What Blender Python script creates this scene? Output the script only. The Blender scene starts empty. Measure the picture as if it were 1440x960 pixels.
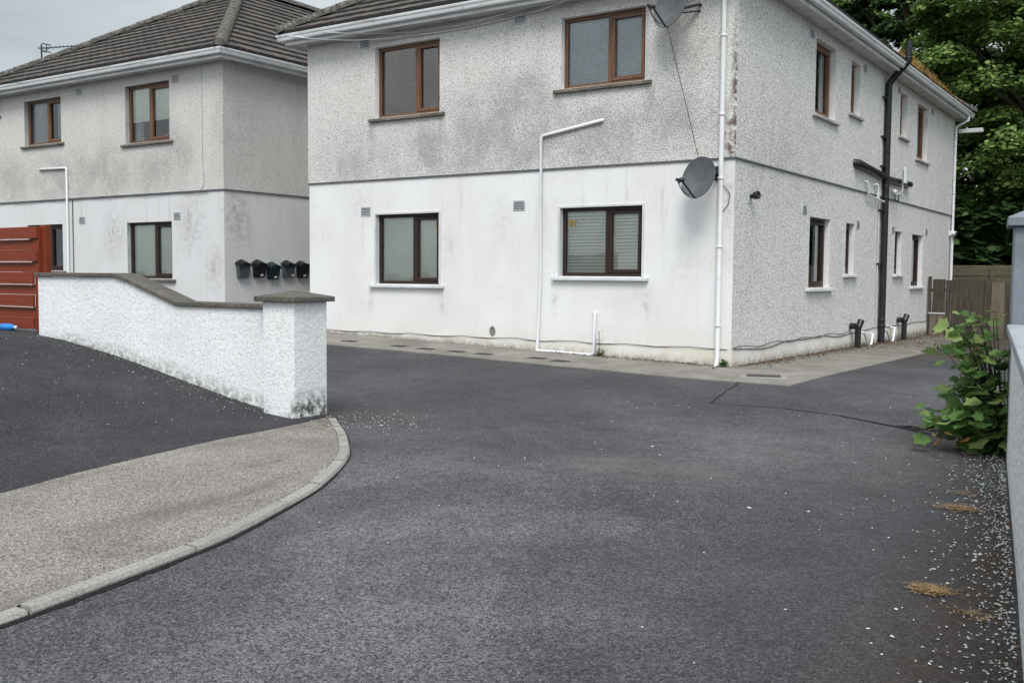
import bpy, bmesh, math, random
import numpy as np
from mathutils import Vector, Matrix, Euler
rnd = random.Random(7)
SC = bpy.context.scene
COL = SC.collection
R = math.radians

# ------------------------------------------------------------------ helpers
def sm(a, b, t):
    t = min(1, max(0, (t - a) / (b - a)))
    return t * t * (3 - 2 * t)

def h(x, y):                                   # height of the yard and road
    z = -0.0255 * x * sm(-6.5, -1, y) if x < 0 else 0.0
    z = min(z, 0.3)
    z -= 0.008 * max(0, min(y, 20))
    z -= 0.035 * max(0, min(-y - 8.5, 12))
    return z

RP = [(-9.0, .62), (-6.5, .62), (-5.3, .60), (-4.9, .57), (-3.93, .445), (-2.9, .262), (-2.05, .11), (-1.6, .045), (-1.15, .012), (-.6, .004), (9, .004)]
def ramp(x):                                   # rise of the driveway to the left
    for (a, za), (b, zb) in zip(RP, RP[1:]):
        if x <= b:
            return za + (zb - za) * max(0, (x - a)) / (b - a)
    return 0.004

class MB:
    """collects shapes for ONE mesh object"""
    def __init__(s):
        s.v = []; s.f = []; s.m = []; s.sm = []
    def add(s, vs, fs, mi=0, smooth=False):
        o = len(s.v); s.v += [tuple(v) for v in vs]
        for f in fs:
            s.f.append([o + i for i in f]); s.m.append(mi); s.sm.append(smooth)
    def quad(s, a, b, c, d, mi=0):
        s.add([a, b, c, d], [(0, 1, 2, 3)], mi)
    def hexa(s, p, mi=0):                      # 8 points: bottom 4, top 4
        s.add(p, [(3, 2, 1, 0), (4, 5, 6, 7), (0, 1, 5, 4), (1, 2, 6, 5), (2, 3, 7, 6), (3, 0, 4, 7)], mi)
    def box(s, x0, x1, y0, y1, z0, z1, mi=0):
        s.hexa([(x0, y0, z0), (x1, y0, z0), (x1, y1, z0), (x0, y1, z0), (x0, y0, z1), (x1, y0, z1), (x1, y1, z1), (x0, y1, z1)], mi)
    def fbox(s, P, u0, u1, d0, d1, z0, z1, mi=0):
        s.hexa([P(u0, d1, z0), P(u1, d1, z0), P(u1, d0, z0), P(u0, d0, z0), P(u0, d1, z1), P(u1, d1, z1), P(u1, d0, z1), P(u0, d0, z1)], mi)
    def tube(s, pts, r, n=10, mi=0, cap=True):
        pts = [Vector(p) for p in pts]
        rs = r if isinstance(r, (list, tuple)) else [r] * len(pts)
        rings = []; prev = None
        for i, p in enumerate(pts):
            if i == 0: t = pts[1] - pts[0]
            elif i == len(pts) - 1: t = pts[-1] - pts[-2]
            else: t = (pts[i] - pts[i - 1]).normalized() + (pts[i + 1] - pts[i]).normalized()
            t.normalize()
            if prev is None:
                a = Vector((0, 0, 1)) if abs(t.z) < .9 else Vector((1, 0, 0))
                n1 = t.cross(a).normalized()
            else:
                n1 = (prev - t * prev.dot(t)).normalized()
            prev = n1; n2 = t.cross(n1)
            k = 1.0
            if 0 < i < len(pts) - 1:
                c = (pts[i] - pts[i - 1]).normalized().dot(t); k = 1 / max(.5, c)
            rings.append([p + (n1 * math.cos(2 * math.pi * j / n) + n2 * math.sin(2 * math.pi * j / n)) * rs[i] * (1 + (k - 1) * .6) for j in range(n)])
        vs = [v for ring in rings for v in ring]
        fs = []
        for i in range(len(pts) - 1):
            for j in range(n):
                fs.append((i * n + j, i * n + (j + 1) % n, (i + 1) * n + (j + 1) % n, (i + 1) * n + j))
        s.add(vs, fs, mi, True)
        if cap:
            s.add(rings[0], [tuple(range(n))[::-1]], mi); s.add(rings[-1], [tuple(range(n))], mi)
    def lathe(s, prof, c, axis=(0, 0, 1), n=24, mi=0, sy=1.0):
        ax = Vector(axis).normalized()
        a = Vector((0, 0, 1)) if abs(ax.z) < .9 else Vector((1, 0, 0))
        n1 = a.cross(ax).normalized(); n2 = ax.cross(n1)
        vs = []; fs = []
        for (r, z) in prof:
            for j in range(n):
                t = 2 * math.pi * j / n
                vs.append(Vector(c) + ax * z + n1 * math.cos(t) * r + n2 * math.sin(t) * r * sy)
        for i in range(len(prof) - 1):
            for j in range(n):
                fs.append((i * n + j, i * n + (j + 1) % n, (i + 1) * n + (j + 1) % n, (i + 1) * n + j))
        s.add(vs, fs, mi, True)
    def prism(s, poly, fn0, fn1, mi=0):        # poly in 2D, two maps to 3D
        n = len(poly)
        vs = [fn0(*p) for p in poly] + [fn1(*p) for p in poly]
        fs = [tuple(range(n))[::-1], tuple(range(n, 2 * n))] + [(i, (i + 1) % n, n + (i + 1) % n, n + i) for i in range(n)]
        s.add(vs, fs, mi)
    def build(s, name, mats, parent=None, bevel=0, fix=True, seg=1):
        me = bpy.data.meshes.new(name)
        me.from_pydata(s.v, [], s.f)
        mats = mats if isinstance(mats, (list, tuple)) else [mats]
        for m in mats: me.materials.append(m)
        me.polygons.foreach_set('material_index', s.m)
        me.polygons.foreach_set('use_smooth', s.sm)
        if fix or bevel:
            bm = bmesh.new(); bm.from_mesh(me)
            if fix: bmesh.ops.recalc_face_normals(bm, faces=bm.faces)
            if bevel:
                ed = [e for e in bm.edges if len(e.link_faces) == 2 and e.calc_face_angle(0) > R(35)]
                bmesh.ops.bevel(bm, geom=ed, offset=bevel, segments=seg, profile=.6, affect='EDGES', clamp_overlap=True)
            bm.to_mesh(me); bm.free()
        me.update()
        o = bpy.data.objects.new(name, me); COL.objects.link(o)
        if parent: o.parent = parent
        return o

def tag(o, label=None, cat=None, group=None, kind=None):
    if label: o['label'] = label
    if cat: o['category'] = cat
    if group: o['group'] = group
    if kind: o['kind'] = kind
    return o

def thing(name, label, cat, loc=(0, 0, 0), rot=(0, 0, 0), group=None):
    o = bpy.data.objects.new(name, None); COL.objects.link(o)
    o.location = loc; o.rotation_euler = rot; o.empty_display_size = .1
    return tag(o, label, cat, group)

def struct(o):
    o['kind'] = 'structure'; return o

# ------------------------------------------------------------------ node helpers
class NT:
    def __init__(s, name, rough=.8, spec=.3):
        s.mat = bpy.data.materials.new(name); s.mat.use_nodes = True
        s.t = s.mat.node_tree; s.t.nodes.clear()
        s.out = s.n('ShaderNodeOutputMaterial'); s.b = s.n('ShaderNodeBsdfPrincipled')
        s.b.inputs['Roughness'].default_value = rough
        s.b.inputs['Specular IOR Level'].default_value = spec
        s.l(s.b.outputs[0], s.out.inputs[0])
        s._co = None
    def n(s, t): return s.t.nodes.new(t)
    def l(s, a, b): s.t.links.new(a, b)
    def setin(s, sock, v):
        if hasattr(v, 'is_output') or isinstance(v, bpy.types.NodeSocket): s.l(v, sock)
        elif isinstance(v, (tuple, list)) and len(v) == 3 and sock.type == 'RGBA': sock.default_value = (*v, 1)
        else: sock.default_value = v
    @property
    def co(s):
        if s._co is None: s._co = s.n('ShaderNodeTexCoord').outputs['Object']
        return s._co
    def map(s, scale=(1, 1, 1), loc=(0, 0, 0), rot=(0, 0, 0), co=None):
        m = s.n('ShaderNodeMapping'); s.l(co or s.co, m.inputs[0])
        m.inputs[1].default_value = loc; m.inputs[2].default_value = rot; m.inputs[3].default_value = scale
        return m.outputs[0]
    def noise(s, scale=5, detail=3, rough=.5, co=None, dist=0):
        k = s.n('ShaderNodeTexNoise'); s.l(co or s.co, k.inputs['Vector'])
        k.inputs['Scale'].default_value = scale; k.inputs['Detail'].default_value = detail; k.inputs['Roughness'].default_value = rough
        k.inputs['Distortion'].default_value = dist
        return k.outputs['Fac']
    def voro(s, scale=50, feat='F1', co=None, out='Distance', rand=1):
        k = s.n('ShaderNodeTexVoronoi'); k.feature = feat; s.l(co or s.co, k.inputs['Vector'])
        k.inputs['Scale'].default_value = scale
        k.inputs['Randomness'].default_value = rand
        return k.outputs[out]
    def ramp(s, f, stops):                     # stops: (pos, value or colour)
        k = s.n('ShaderNodeValToRGB'); s.l(f, k.inputs[0]); e = k.color_ramp.elements
        while len(e) < len(stops): e.new(.5)
        for el, (p, c) in zip(e, stops):
            el.position = p; el.color = (c, c, c, 1) if isinstance(c, (int, float)) else (*c, 1)
        return k.outputs[0]
    def rng(s, f, a, b, c=0, d=1):
        k = s.n('ShaderNodeMapRange'); s.setin(k.inputs[0], f)
        for i, v in zip((1, 2, 3, 4), (a, b, c, d)): k.inputs[i].default_value = v
        return k.outputs[0]
    def math(s, op, a, b=0, c=0, clamp=False):
        k = s.n('ShaderNodeMath'); k.operation = op; k.use_clamp = clamp
        s.setin(k.inputs[0], a); s.setin(k.inputs[1], b); s.setin(k.inputs[2], c)
        return k.outputs[0]
    def mul(s, a, b): return s.math('MULTIPLY', a, b)
    def addm(s, a, b): return s.math('ADD', a, b, clamp=True)
    def mix(s, f, a, b, mode='MIX'):
        k = s.n('ShaderNodeMix'); k.data_type = 'RGBA'; k.blend_type = mode
        s.setin(k.inputs[0], f); s.setin(k.inputs[6], a); s.setin(k.inputs[7], b)
        return k.outputs[2]
    def xyz(s, co=None):
        k = s.n('ShaderNodeSeparateXYZ'); s.l(co or s.co, k.inputs[0]); return k.outputs
    def blob(s, c, r):                         # soft ellipsoid mask 1 in the middle, 0 at radius
        m = s.map(tuple(1 / q for q in r), tuple(-a / q for a, q in zip(c, r)))
        k = s.n('ShaderNodeTexGradient'); k.gradient_type = 'SPHERICAL'; s.l(m, k.inputs[0]); return k.outputs['Fac']
    def blobs(s, L):
        o = None
        for c, r, st in L:
            b = s.mul(s.blob(c, r), st)
            o = b if o is None else s.addm(o, b)
        return o
    def bump(s, hgt, strength=.5, dist=.01):
        k = s.n('ShaderNodeBump'); k.inputs['Strength'].default_value = strength; k.inputs['Distance'].default_value = dist
        s.l(hgt, k.inputs['Height']); s.l(k.outputs[0], s.b.inputs['Normal'])
    def color(s, c): s.setin(s.b.inputs['Base Color'], c); return s
    def rough(s, r): s.setin(s.b.inputs['Roughness'], r); return s

def plain(name, c, rough=.5, var=.25, scale=9, spec=.4, metal=0, bump=0):
    t = NT(name, rough, spec)
    f = t.noise(scale, 5, .6)
    d = tuple(v * (1 - var) for v in c); l = tuple(min(1, v * (1 + var * .5)) for v in c)
    t.color(t.ramp(f, [(.3, d), (.7, l)]))
    t.b.inputs['Metallic'].default_value = metal
    if bump: t.bump(t.noise(scale * 8, 4, .6), bump, .01)
    return t.mat

# ------------------------------------------------------------------ materials
M = {}
def asphalt(name, dark, base, light, brown, spots=True):
    t = NT(name, .85, .35)
    big = t.noise(.45, 4, .55); mid = t.noise(3.2, 4, .6)
    v = t.voro(140, out='Color'); vs = t.n('ShaderNodeSeparateColor'); t.l(v, vs.inputs[0])
    grain = t.noise(75, 3, .75)
    pat = t.math('ADD', t.mul(big, .7), t.mul(mid, .3))
    c = t.ramp(pat, [(.38, dark), (.5, base), (.62, light)])
    c = t.mix(1, c, t.rng(t.noise(11, 4, .7), .3, .7, .82, 1.2), 'MULTIPLY')
    g = t.rng(vs.outputs[0], 0, 1, .22, 1.85)
    g = t.mul(g, t.rng(grain, .3, .7, .66, 1.34))
    c = t.mix(1.0, c, g, 'MULTIPLY')
    sp = t.ramp(vs.outputs[1], [(.955, 0), (.985, 1)])
    c = t.mix(t.mul(sp, .35), c, (.26, .26, .255))
    if spots:
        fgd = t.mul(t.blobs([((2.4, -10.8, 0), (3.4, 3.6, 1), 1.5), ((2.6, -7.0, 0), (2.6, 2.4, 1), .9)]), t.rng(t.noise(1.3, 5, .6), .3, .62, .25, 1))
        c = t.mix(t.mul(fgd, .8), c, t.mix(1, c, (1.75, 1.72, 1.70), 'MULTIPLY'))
        big2 = t.voro(58, out='Color'); s2 = t.n('ShaderNodeSeparateColor'); t.l(big2, s2.inputs[0])
        c = t.mix(t.mul(t.ramp(s2.outputs[0], [(.93, 0), (.95, 1)]), .4), c, (.15, .148, .145))
        c = t.mix(t.mul(t.ramp(s2.outputs[1], [(.90, 0), (.93, 1)]), .5), c, (.022, .022, .024))
        oil = t.mul(t.blobs([((1.2, -6.2, 0), (.45, .30, .5), 1.0), ((2.9, -5.3, 0), (.35, .5, .5), .8), ((3.4, -9.6, 0), (.28, .2, .5), .9), ((.6, -4.2, 0), (.6, .35, .5), .7)]), t.rng(t.noise(7, 5, .7), .36, .6))
        c = t.mix(t.mul(oil, .55), c, (.022, .021, .023))
        # worn pale streak, mossy brown by walls
        w = t.mul(t.blobs([((2.35, -7.55, 0), (.8, .45, .6), 2.0), ((3.1, -6.6, 0), (2.2, 1.8, .6), .45), ((2.7, -9.8, 0), (1.8, 1.2, .5), .3)]), t.rng(t.noise(2.5, 4, .6), .35, .7, .2, 1))
        c = t.mix(t.mul(w, .5), c, (.135, .127, .122))
        br = t.blobs([((2.1, 9.0, 0), (2.2, 5.6, 2), 3.2), ((-1.0, -6.7, 0), (1.0, .7, .5), .4), ((4.75, -8.9, 0), (.45, 3.0, .6), 1.0), ((4.2, -5.2, 0), (.9, .9, .6), .9)])
        br = t.mul(br, t.rng(t.noise(6, 5, .65), .38, .62, .15, 1))
        c = t.mix(t.math('MINIMUM', br, .9), c, brown)
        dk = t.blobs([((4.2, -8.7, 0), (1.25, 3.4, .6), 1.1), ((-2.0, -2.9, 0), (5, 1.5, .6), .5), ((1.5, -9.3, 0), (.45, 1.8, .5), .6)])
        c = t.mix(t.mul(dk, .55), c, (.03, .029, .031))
    t.color(c)
    t.bump(t.math('ADD', t.mul(t.voro(140), .8), t.mul(grain, .5)), .55, .006)
    return t.mat
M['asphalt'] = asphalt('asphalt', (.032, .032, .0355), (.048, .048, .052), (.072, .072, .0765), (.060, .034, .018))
M['drive'] = asphalt('drive_asphalt', (.017, .017, .019), (.024, .024, .027), (.036, .036, .038), (.03, .025, .02), False)

def concrete(name, a, b, speck=.5, sc=60):
    t = NT(name, .9, .25)
    big = t.noise(1.3, 5, .6); fine = t.noise(sc, 3, .7); v = t.voro(sc * 1.5, out='Color')
    s = t.n('ShaderNodeSeparateColor'); t.l(v, s.inputs[0])
    c = t.ramp(big, [(.3, a), (.7, b)])
    c = t.mix(1, c, t.rng(fine, .3, .7, 1 - speck * .5, 1 + speck * .45), 'MULTIPLY')
    c = t.mix(1, c, t.rng(s.outputs[0], 0, 1, 1 - speck * .6, 1 + speck * .5), 'MULTIPLY')
    t.color(c); t.bump(t.math('ADD', fine, t.mul(t.voro(sc * 1.5), .7)), .4, .006)
    return t.mat
M['pavement'] = concrete('pavement_concrete', (.185, .172, .156), (.24, .226, .205), .75, 55)
def pavemat():
    t = NT('pavement_concrete', .9, .25)
    big = t.noise(.9, 6, .65); fine = t.noise(80, 3, .75); v = t.voro(120, out='Color'); q = t.n('ShaderNodeSeparateColor'); t.l(v, q.inputs[0])
    c = t.ramp(big, [(.3, (.150, .136, .120)), (.5, (.205, .188, .169)), (.7, (.250, .231, .209))])
    c = t.mix(1, c, t.rng(fine, .3, .7, .5, 1.48), 'MULTIPLY'); c = t.mix(1, c, t.rng(q.outputs[0], 0, 1, .45, 1.55), 'MULTIPLY')
    st = t.mul(t.rng(t.noise(1, 5, .65, t.map((2.2, .5, 1), rot=(0, 0, .5))), .54, .70), .5)
    c = t.mix(st, c, (.085, .076, .066))
    k = t.mul(t.blobs([((-.8, -7.3, 0), (.9, .8, .5), 1.0)]), t.rng(t.noise(8, 5, .7), .4, .62)); c = t.mix(t.math('MINIMUM', k, .8), c, (.09, .07, .05))
    t.color(c); t.bump(t.math('ADD', fine, t.mul(t.voro(120), .7)), .5, .006); return t.mat
M['pavement'] = pavemat()
M['kerb'] = concrete('kerb_concrete', (.22, .212, .197), (.32, .31, .29), .4, 95)
def apronmat():
    t = NT('apron_concrete', .9, .25)
    fine = t.noise(70, 3, .75); c = t.ramp(t.noise(1.4, 6, .65), [(.3, (.15, .138, .12)), (.55, (.225, .21, .188)), (.72, (.29, .272, .245))])
    c = t.mix(1, c, t.rng(fine, .3, .7, .65, 1.3), 'MULTIPLY')
    k = t.mul(t.blobs([((.2, 10, 0), (1.6, 7, 1), 1.6), ((.05, 4, 0), (.35, 5, 1), 1.0), ((-1.5, -.05, 0), (3, .25, .5), .8)]), t.rng(t.noise(9, 6, .7), .42, .60))
    c = t.mix(t.math('MINIMUM', k, .85), c, (.075, .055, .036))
    t.color(c); t.bump(fine, .5, .006); return t.mat
M['apron'] = apronmat()
M['coping'] = concrete('coping_concrete', (.075, .068, .06), (.14, .128, .112), .45, 40)
M['sill_old'] = concrete('weathered_sill', (.10, .08, .065), (.22, .20, .18), .6, 30)

def pebbledash(name, base, dark, stains, z_dirty=0, amount=.42, sc=42, corner=None, warm=(.63, .625, .595), bumpd=.012, streak=.35):
    t = NT(name, .92, .2)
    n1 = t.noise(sc, 2.5, .65); n2 = t.noise(sc * 2.1, 2, .6)
    vd = t.voro(sc * .95)
    n1 = t.math('ADD', t.mul(n1, .68), t.math('SUBTRACT', .305, t.mul(vd, .33)))
    big = t.noise(.8, 5, .6)
    st = t.mul(t.blobs(stains), t.rng(t.noise(1.7, 6, .68), .32, .62, .15, 1.15)) if stains else None
    vs = t.noise(1, 5, .6, t.map((2.2, 2.2, .5)))
    streaks = t.mul(t.rng(vs, .5, .72), streak)
    tot = streaks if st is None else t.addm(st, streaks)
    c = t.ramp(big, [(.25, warm), (.5, base)])
    # dark pits: more of them where it is stained
    thr = t.math('SUBTRACT', amount, t.mul(tot, -.10))
    pit = t.rng(t.math('SUBTRACT', thr, n1), -.03, .055, 0, 1)
    pit = t.math('MULTIPLY', pit, t.rng(n2, .3, .62, 1, .45))
    c = t.mix(t.mul(tot, .27), c, (.26, .22, .235))
    c = t.mix(t.mul(pit, .85), c, dark)
    c = t.mix(1, c, t.rng(n2, .3, .7, .86, 1.12), 'MULTIPLY')
    if corner:
        k = t.mul(t.blobs(corner), t.rng(t.noise(9, 6, .7), .42, .58, 0, 1))
        c = t.mix(t.math('MINIMUM', k, .9), c, (.10, .06, .055))
    t.color(c); t.bump(t.math('ADD', n1, t.mul(n2, .45)), .75, bumpd)
    return t.mat
G_ = (.68, .672, .645); DK = (.13, .125, .12)
FB = [((-6.83, 0, 3.75), (.13, 3, .55), .9), ((-5.24, 0, 3.75), (.12, 3, .5), .9), ((-2.98, 0, 3.9), (.12, 3, .5), .9), ((-1.35, 0, 3.85), (.13, 3, .55), 1.0), ((-4.4, 0, 3.55), (4.6, 3, 1.0), .75), ((-4.0, 0, 3.75), (1.1, 3, .95), 1.25), ((-3.45, 0, 4.0), (.42, 3, 1.0), 1.1), ((-2.0, 0, 3.45), (1.5, 3, .62), 1.1), ((-.75, 0, 4.6), (.55, 3, .95), .8), ((-.8, 0, 3.6), (.8, 3, .7), .8),
      ((-5.3, 0, 3.35), (.9, 3, .5), .8), ((-7.5, 0, 3.2), (1.4, 3, .5), .5)]
M['dash_b1'] = pebbledash('pebbledash_big', G_, DK, FB, amount=.435, sc=62, corner=[((0, 0, 3.9), (.10, .05, 1.6), 1.5), ((-.05, 0, 3.2), (.2, .05, .8), 1.4)])
M['dash_side'] = pebbledash('pebbledash_side', (.73, .722, .70), (.12, .115, .11), [((0, 2.0, 3.2), (2, 3, 1.0), .4), ((0, 8, 4.6), (2, .6, 2), .4)], amount=.462, warm=(.69, .685, .665), sc=45, streak=.12)
M['dash_b2'] = pebbledash('pebbledash_twin', (.60, .588, .56), (.2, .19, .185),
    [((-4.4, 0, 3.5), (4.6, 3, .9), .6), ((-1.45, 0, 3.75), (.7, 3, .9), 1.3), ((-3.7, 0, 3.6), (.9, 3, .8), .9), ((-2.3, 0, 3.45), (.7, 3, .6), .9), ((-5.6, 0, 3.5), (1.4, 3, .8), .9), ((-7.8, 0, 3.5), (1.0, 3, .9), .9), ((0, .1, 4.2), (.4, 1.5, 1.6), .7)], amount=.415, sc=58, streak=.3)
M['roughcast'] = None
def roughcast(name, base, lowdirt):
    t = NT(name, .9, .25)
    v = t.voro(58); n1 = t.noise(62, 3, .6); n2 = t.noise(27, 3, .6); big = t.noise(1.6, 5, .6)
    hgt = t.math('ADD', t.mul(n1, .8), t.mul(n2, .7))
    c = t.ramp(big, [(.3, tuple(.90 * a for a in base)), (.65, base)])
    pit = t.rng(hgt, .60, .78, 1, 0)
    c = t.mix(t.mul(pit, .36), c, (.36, .365, .375))
    sp = t.mul(t.rng(t.noise(24, 4, .7), .60, .68), t.rng(big, .4, .62))
    c = t.mix(t.mul(sp, .6), c, (.20, .20, .19))
    if lowdirt:
        k = t.mul(t.blobs(lowdirt), t.rng(t.noise(13, 6, .72), .40, .58, 0, 1.3))
        c = t.mix(t.math('MINIMUM', k, .93), c, (.05, .047, .042))
    t.color(c); t.bump(hgt, .7, .014)
    return t.mat
W_ = (.79, .795, .80)
M['roughcast'] = roughcast('white_roughcast', W_, [((-1.1, -7.2, .0), (.14, .6, .32), 1.5), ((-1.5, -7.4, -.05), (.6, .3, .15), 1.0)] +
    [((x, -7.3, z), (.75, .4, .15), .65) for x, z in ((-2.0, .10), (-2.7, .22), (-3.4, .34), (-4.1, .45), (-4.8, .54))])
M['roughcast_right'] = pebbledash('white_dash_boundary', (.88, .885, .89), (.10, .105, .11), [((4.4, -5.7, .3), (.25, .6, .9), .9), ((4.7, -8, -.05), (1.0, 5, .2), .8)], amount=.455, sc=46, warm=(.84, .845, .85), streak=.12, bumpd=.02)

def smooth_render(name, base, dirty, stains):
    t = NT(name, .75, .3)
    big = t.noise(.9, 5, .6); vs = t.noise(1, 6, .65, t.map((5, 5, .7))); fine = t.noise(35, 4, .6)
    x = t.xyz()
    c = t.ramp(big, [(.3, tuple(v * m for v, m in zip(base, (.90, .885, .86)))), (.62, base)])
    top = t.rng(x[2], 1.6, 3.0)
    st = t.mul(t.rng(vs, .57, .74), t.rng(x[2], 1.2, 3.0, .25, 1))
    c = t.mix(t.mul(st, .75), c, dirty)
    drip = t.mul(t.rng(t.noise(1, 3, .5, t.map((17, 17, 1.2))), .66, .76), t.rng(t.noise(2.1, 3, .5), .44, .60))
    c = t.mix(t.mul(drip, .62), c, (.25, .23, .24))
    k = t.mul(t.blobs(stains), t.rng(t.noise(7, 6, .7), .40, .64)) if stains else None
    if k: c = t.mix(t.math('MINIMUM', k, .8), c, dirty)
    low = t.mul(t.rng(x[2], .62, .1), t.rng(t.noise(2.5, 5, .65), .35, .6, .35, 1))
    c = t.mix(t.mul(low, .5), c, (.60, .55, .47))
    c = t.mix(1, c, t.rng(fine, .3, .7, .955, 1.03), 'MULTIPLY')
    t.color(c); t.bump(t.math('ADD', fine, t.mul(t.noise(6, 4, .5), 1.5)), .25, .008)
    return t.mat
M['render_b1'] = smooth_render('white_smooth_render', (.735, .736, .735), (.47, .45, .46), [((-6.86, 0, .85), (.10, 1, .4), .9), ((-5.24, 0, .85), (.10, 1, .4), .8), ((-2.98, 0, .95), (.10, 1, .4), .8), ((-1.36, 0, .95), (.10, 1, .45), .9), ((-5.1, 0, 1.8), (.3, 1, .5), .7), ((-4.0, 0, 2.2), (.35, 1, .6), .5), ((-7.2, 0, 2.6), (.5, 1, .5), .6), ((-.1, 0, 2.4), (.16, 1, 1.2), 1.0), ((-.75, 0, 1.6), (.4, 1, .7), .5), ((-1.6, 0, 1.0), (.7, 1, .4), .4)])
M['render_b2'] = smooth_render('grey_smooth_render', (.63, .632, .64), (.29, .275, .285), [((-1.0, 0, 2.3), (.6, 1, .8), .8), ((-3.7, 0, 2.2), (.5, 1, .8), .8), ((0, .3, 2.5), (.3, .5, .9), 1.0), ((-.3, 0, 1.4), (.4, 1, .6), .8)])

def plinthmat():
    t = NT('plinth_paint', .85, .25)
    x = t.xyz(); n = t.noise(7, 6, .7); n3 = t.noise(26, 4, .7)
    c = t.ramp(t.noise(1.6, 5, .6), [(.3, (.58, .54, .46)), (.65, (.70, .69, .66))])
    z = t.math('ADD', x[2], t.mul(x[0], .0255))
    low = t.mul(t.rng(z, .16, .0), t.rng(n, .38, .58))
    c = t.mix(t.mul(low, .75), c, (.16, .13, .09))
    low2 = t.mul(t.rng(z, .09, -.02), t.rng(n3, .42, .55))
    c = t.mix(low2, c, (.035, .03, .022))
    t.color(c); t.bump(n3, .3, .01); return t.mat
M['plinth'] = plinthmat()

def rooftile():
    t = NT('concrete_roof_tile', .9, .25)
    g = t.n('ShaderNodeNewGeometry').outputs['Random Per Island']
    c = t.ramp(g, [(0, (.062, .055, .052)), (.5, (.077, .069, .064)), (1, (.098, .086, .080))])
    c = t.mix(t.rng(t.noise(2.2, 6, .7), .5, .75), c, (.16, .14, .125))
    c = t.mix(t.rng(t.noise(20, 4, .7), .62, .70), c, (.26, .25, .23))
    c = t.mix(t.rng(t.noise(30, 4, .7), .60, .70), c, (.03, .03, .025))
    t.color(c); t.bump(t.noise(60, 3, .6), .5, .008); return t.mat
M['tile'] = rooftile()
M['tile_edge'] = plain('tile_shadow_edge', (.022, .019, .017), .95, .5, 12)  # shadow line under each tile course, painted dark onto the risers
def capmat():
    t = NT('lichen_ridge_tile', .95, .2)
    c = t.ramp(t.noise(14, 6, .72), [(.38, (.05, .046, .042)), (.54, (.13, .122, .113)), (.70, (.28, .27, .25))])
    t.color(c); t.bump(t.noise(40, 4, .7), .6, .015); return t.mat
M['cap'] = capmat()
def pvc(name, c, dirt, rough=.4):
    t = NT(name, rough, .45)
    k = t.mul(t.rng(t.noise(1, 5, .65, t.map((1.2, 1.2, 14))), .5, .72), .75)
    k2 = t.mul(t.rng(t.noise(9, 6, .7), .55, .72), .5)
    t.color(t.mix(t.addm(k, k2), c, dirt)); return t.mat
M['pvc'] = pvc('white_pvc', (.72, .73, .74), (.42, .42, .40))
M['pvc_clean'] = pvc('white_pipe', (.68, .69, .71), (.6, .59, .57), .35)
M['gutter'] = pvc('gutter_pvc', (.68, .69, .70), (.28, .29, .28))
def soffitmat():
    t = NT('soffit_board', .5, .35)
    x = t.xyz()
    l = t.math('PINGPONG', x[0], .05); l2 = t.math('PINGPONG', x[1], .05)
    c = t.mix(t.rng(t.noise(2.5, 6, .7), .5, .72), (.58, .58, .57), (.27, .25, .22))
    t.color(c); return t.mat
M['soffit'] = soffitmat()
M['black'] = plain('black_pvc', (.018, .018, .02), .35, .4)
M['dish'] = plain('dish_grey', (.10, .105, .115), .75, .3, 5)
M['darkmetal'] = plain('dark_metal', (.03, .03, .032), .5, .4)
def wood(name, a, b, rough=.45, axis=2):
    t = NT(name, rough, .4)
    s = [30, 30, 30]; s[axis] = 2.2
    n = t.noise(1, 5, .6, t.map(tuple(s)))
    t.color(t.ramp(n, [(.3, a), (.7, b)])); t.bump(n, .2, .004); return t.mat
M['oak'] = wood('woodgrain_frame', (.085, .04, .02), (.185, .092, .046))
M['dkoak'] = wood('dark_brown_frame', (.016, .008, .006), (.034, .016, .011))
M['redwood'] = wood('red_painted_board', (.135, .020, .005), (.215, .034, .008), .5, 0)
M['redpost'] = wood('red_painted_post', (.13, .019, .005), (.20, .031, .008), .5, 2)
M['fence'] = wood('weathered_board', (.026, .021, .016), (.092, .075, .058), .9)
M['palefence'] = wood('pale_weathered_board', (.09, .075, .056), (.18, .15, .115), .9)
M['sleeper'] = wood('old_sleeper', (.06, .05, .033), (.13, .11, .075), .9, 0)
M['pinkline'] = plain('batten_edge', (.52, .36, .33), .6, .2)
M['blind'] = plain('blind_fabric', (.86, .88, .80), .8, .12, 1.2)
M['slat'] = plain('venetian_slat', (.90, .92, .86), .5, .1, 3)
M['slat_up'] = plain('sky_reflection_slat', (.84, .91, .94), .5, .15, 2)  # pale blue sky reflection of the pane, put into the slat colour
M['slat_brown'] = plain('brown_slat', (.46, .30, .17), .5, .4, 3)
M['roomdark'] = plain('dark_room', (.015, .014, .014), .9, .3)
M['curtain'] = plain('net_curtain', (.5, .52, .54), .9, .2, 3)
M['vent'] = plain('vent_plastic', (.5, .51, .52), .5, .2)
M['ventdark'] = plain('vent_slot', (.10, .105, .115), .8, .3)
M['gold'] = plain('gold_foil', (.42, .28, .08), .35, .3, 20, .5, .6)
M['greysteel'] = plain('painted_grey_steel', (.17, .195, .225), .6, .3, 3.5)
M['greycope'] = plain('grey_painted_coping', (.34, .36, .39), .75, .3, 6, .3, 0, .5)
M['boxgrey'] = plain('letterbox_grey', (.075, .085, .095), .4, .25)
M['boxblack'] = plain('letterbox_black', (.010, .010, .012), .35, .25)
M['boxgreen'] = plain('letterbox_green', (.008, .028, .028), .35, .25)
M['sticker'] = plain('paper_sticker', (.6, .6, .58), .6, .1)
M['blue'] = plain('blue_plastic', (.02, .22, .62), .3, .2)
M['iron'] = plain('cast_iron', (.045, .043, .042), .7, .4, 20)
M['seam'] = plain('bitumen_seam', (.020, .019, .020), .85, .7, 60, .2, 0, .6)
M['stone'] = plain('white_stone_chip', (.62, .62, .60), .9, .3, 30)
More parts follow.
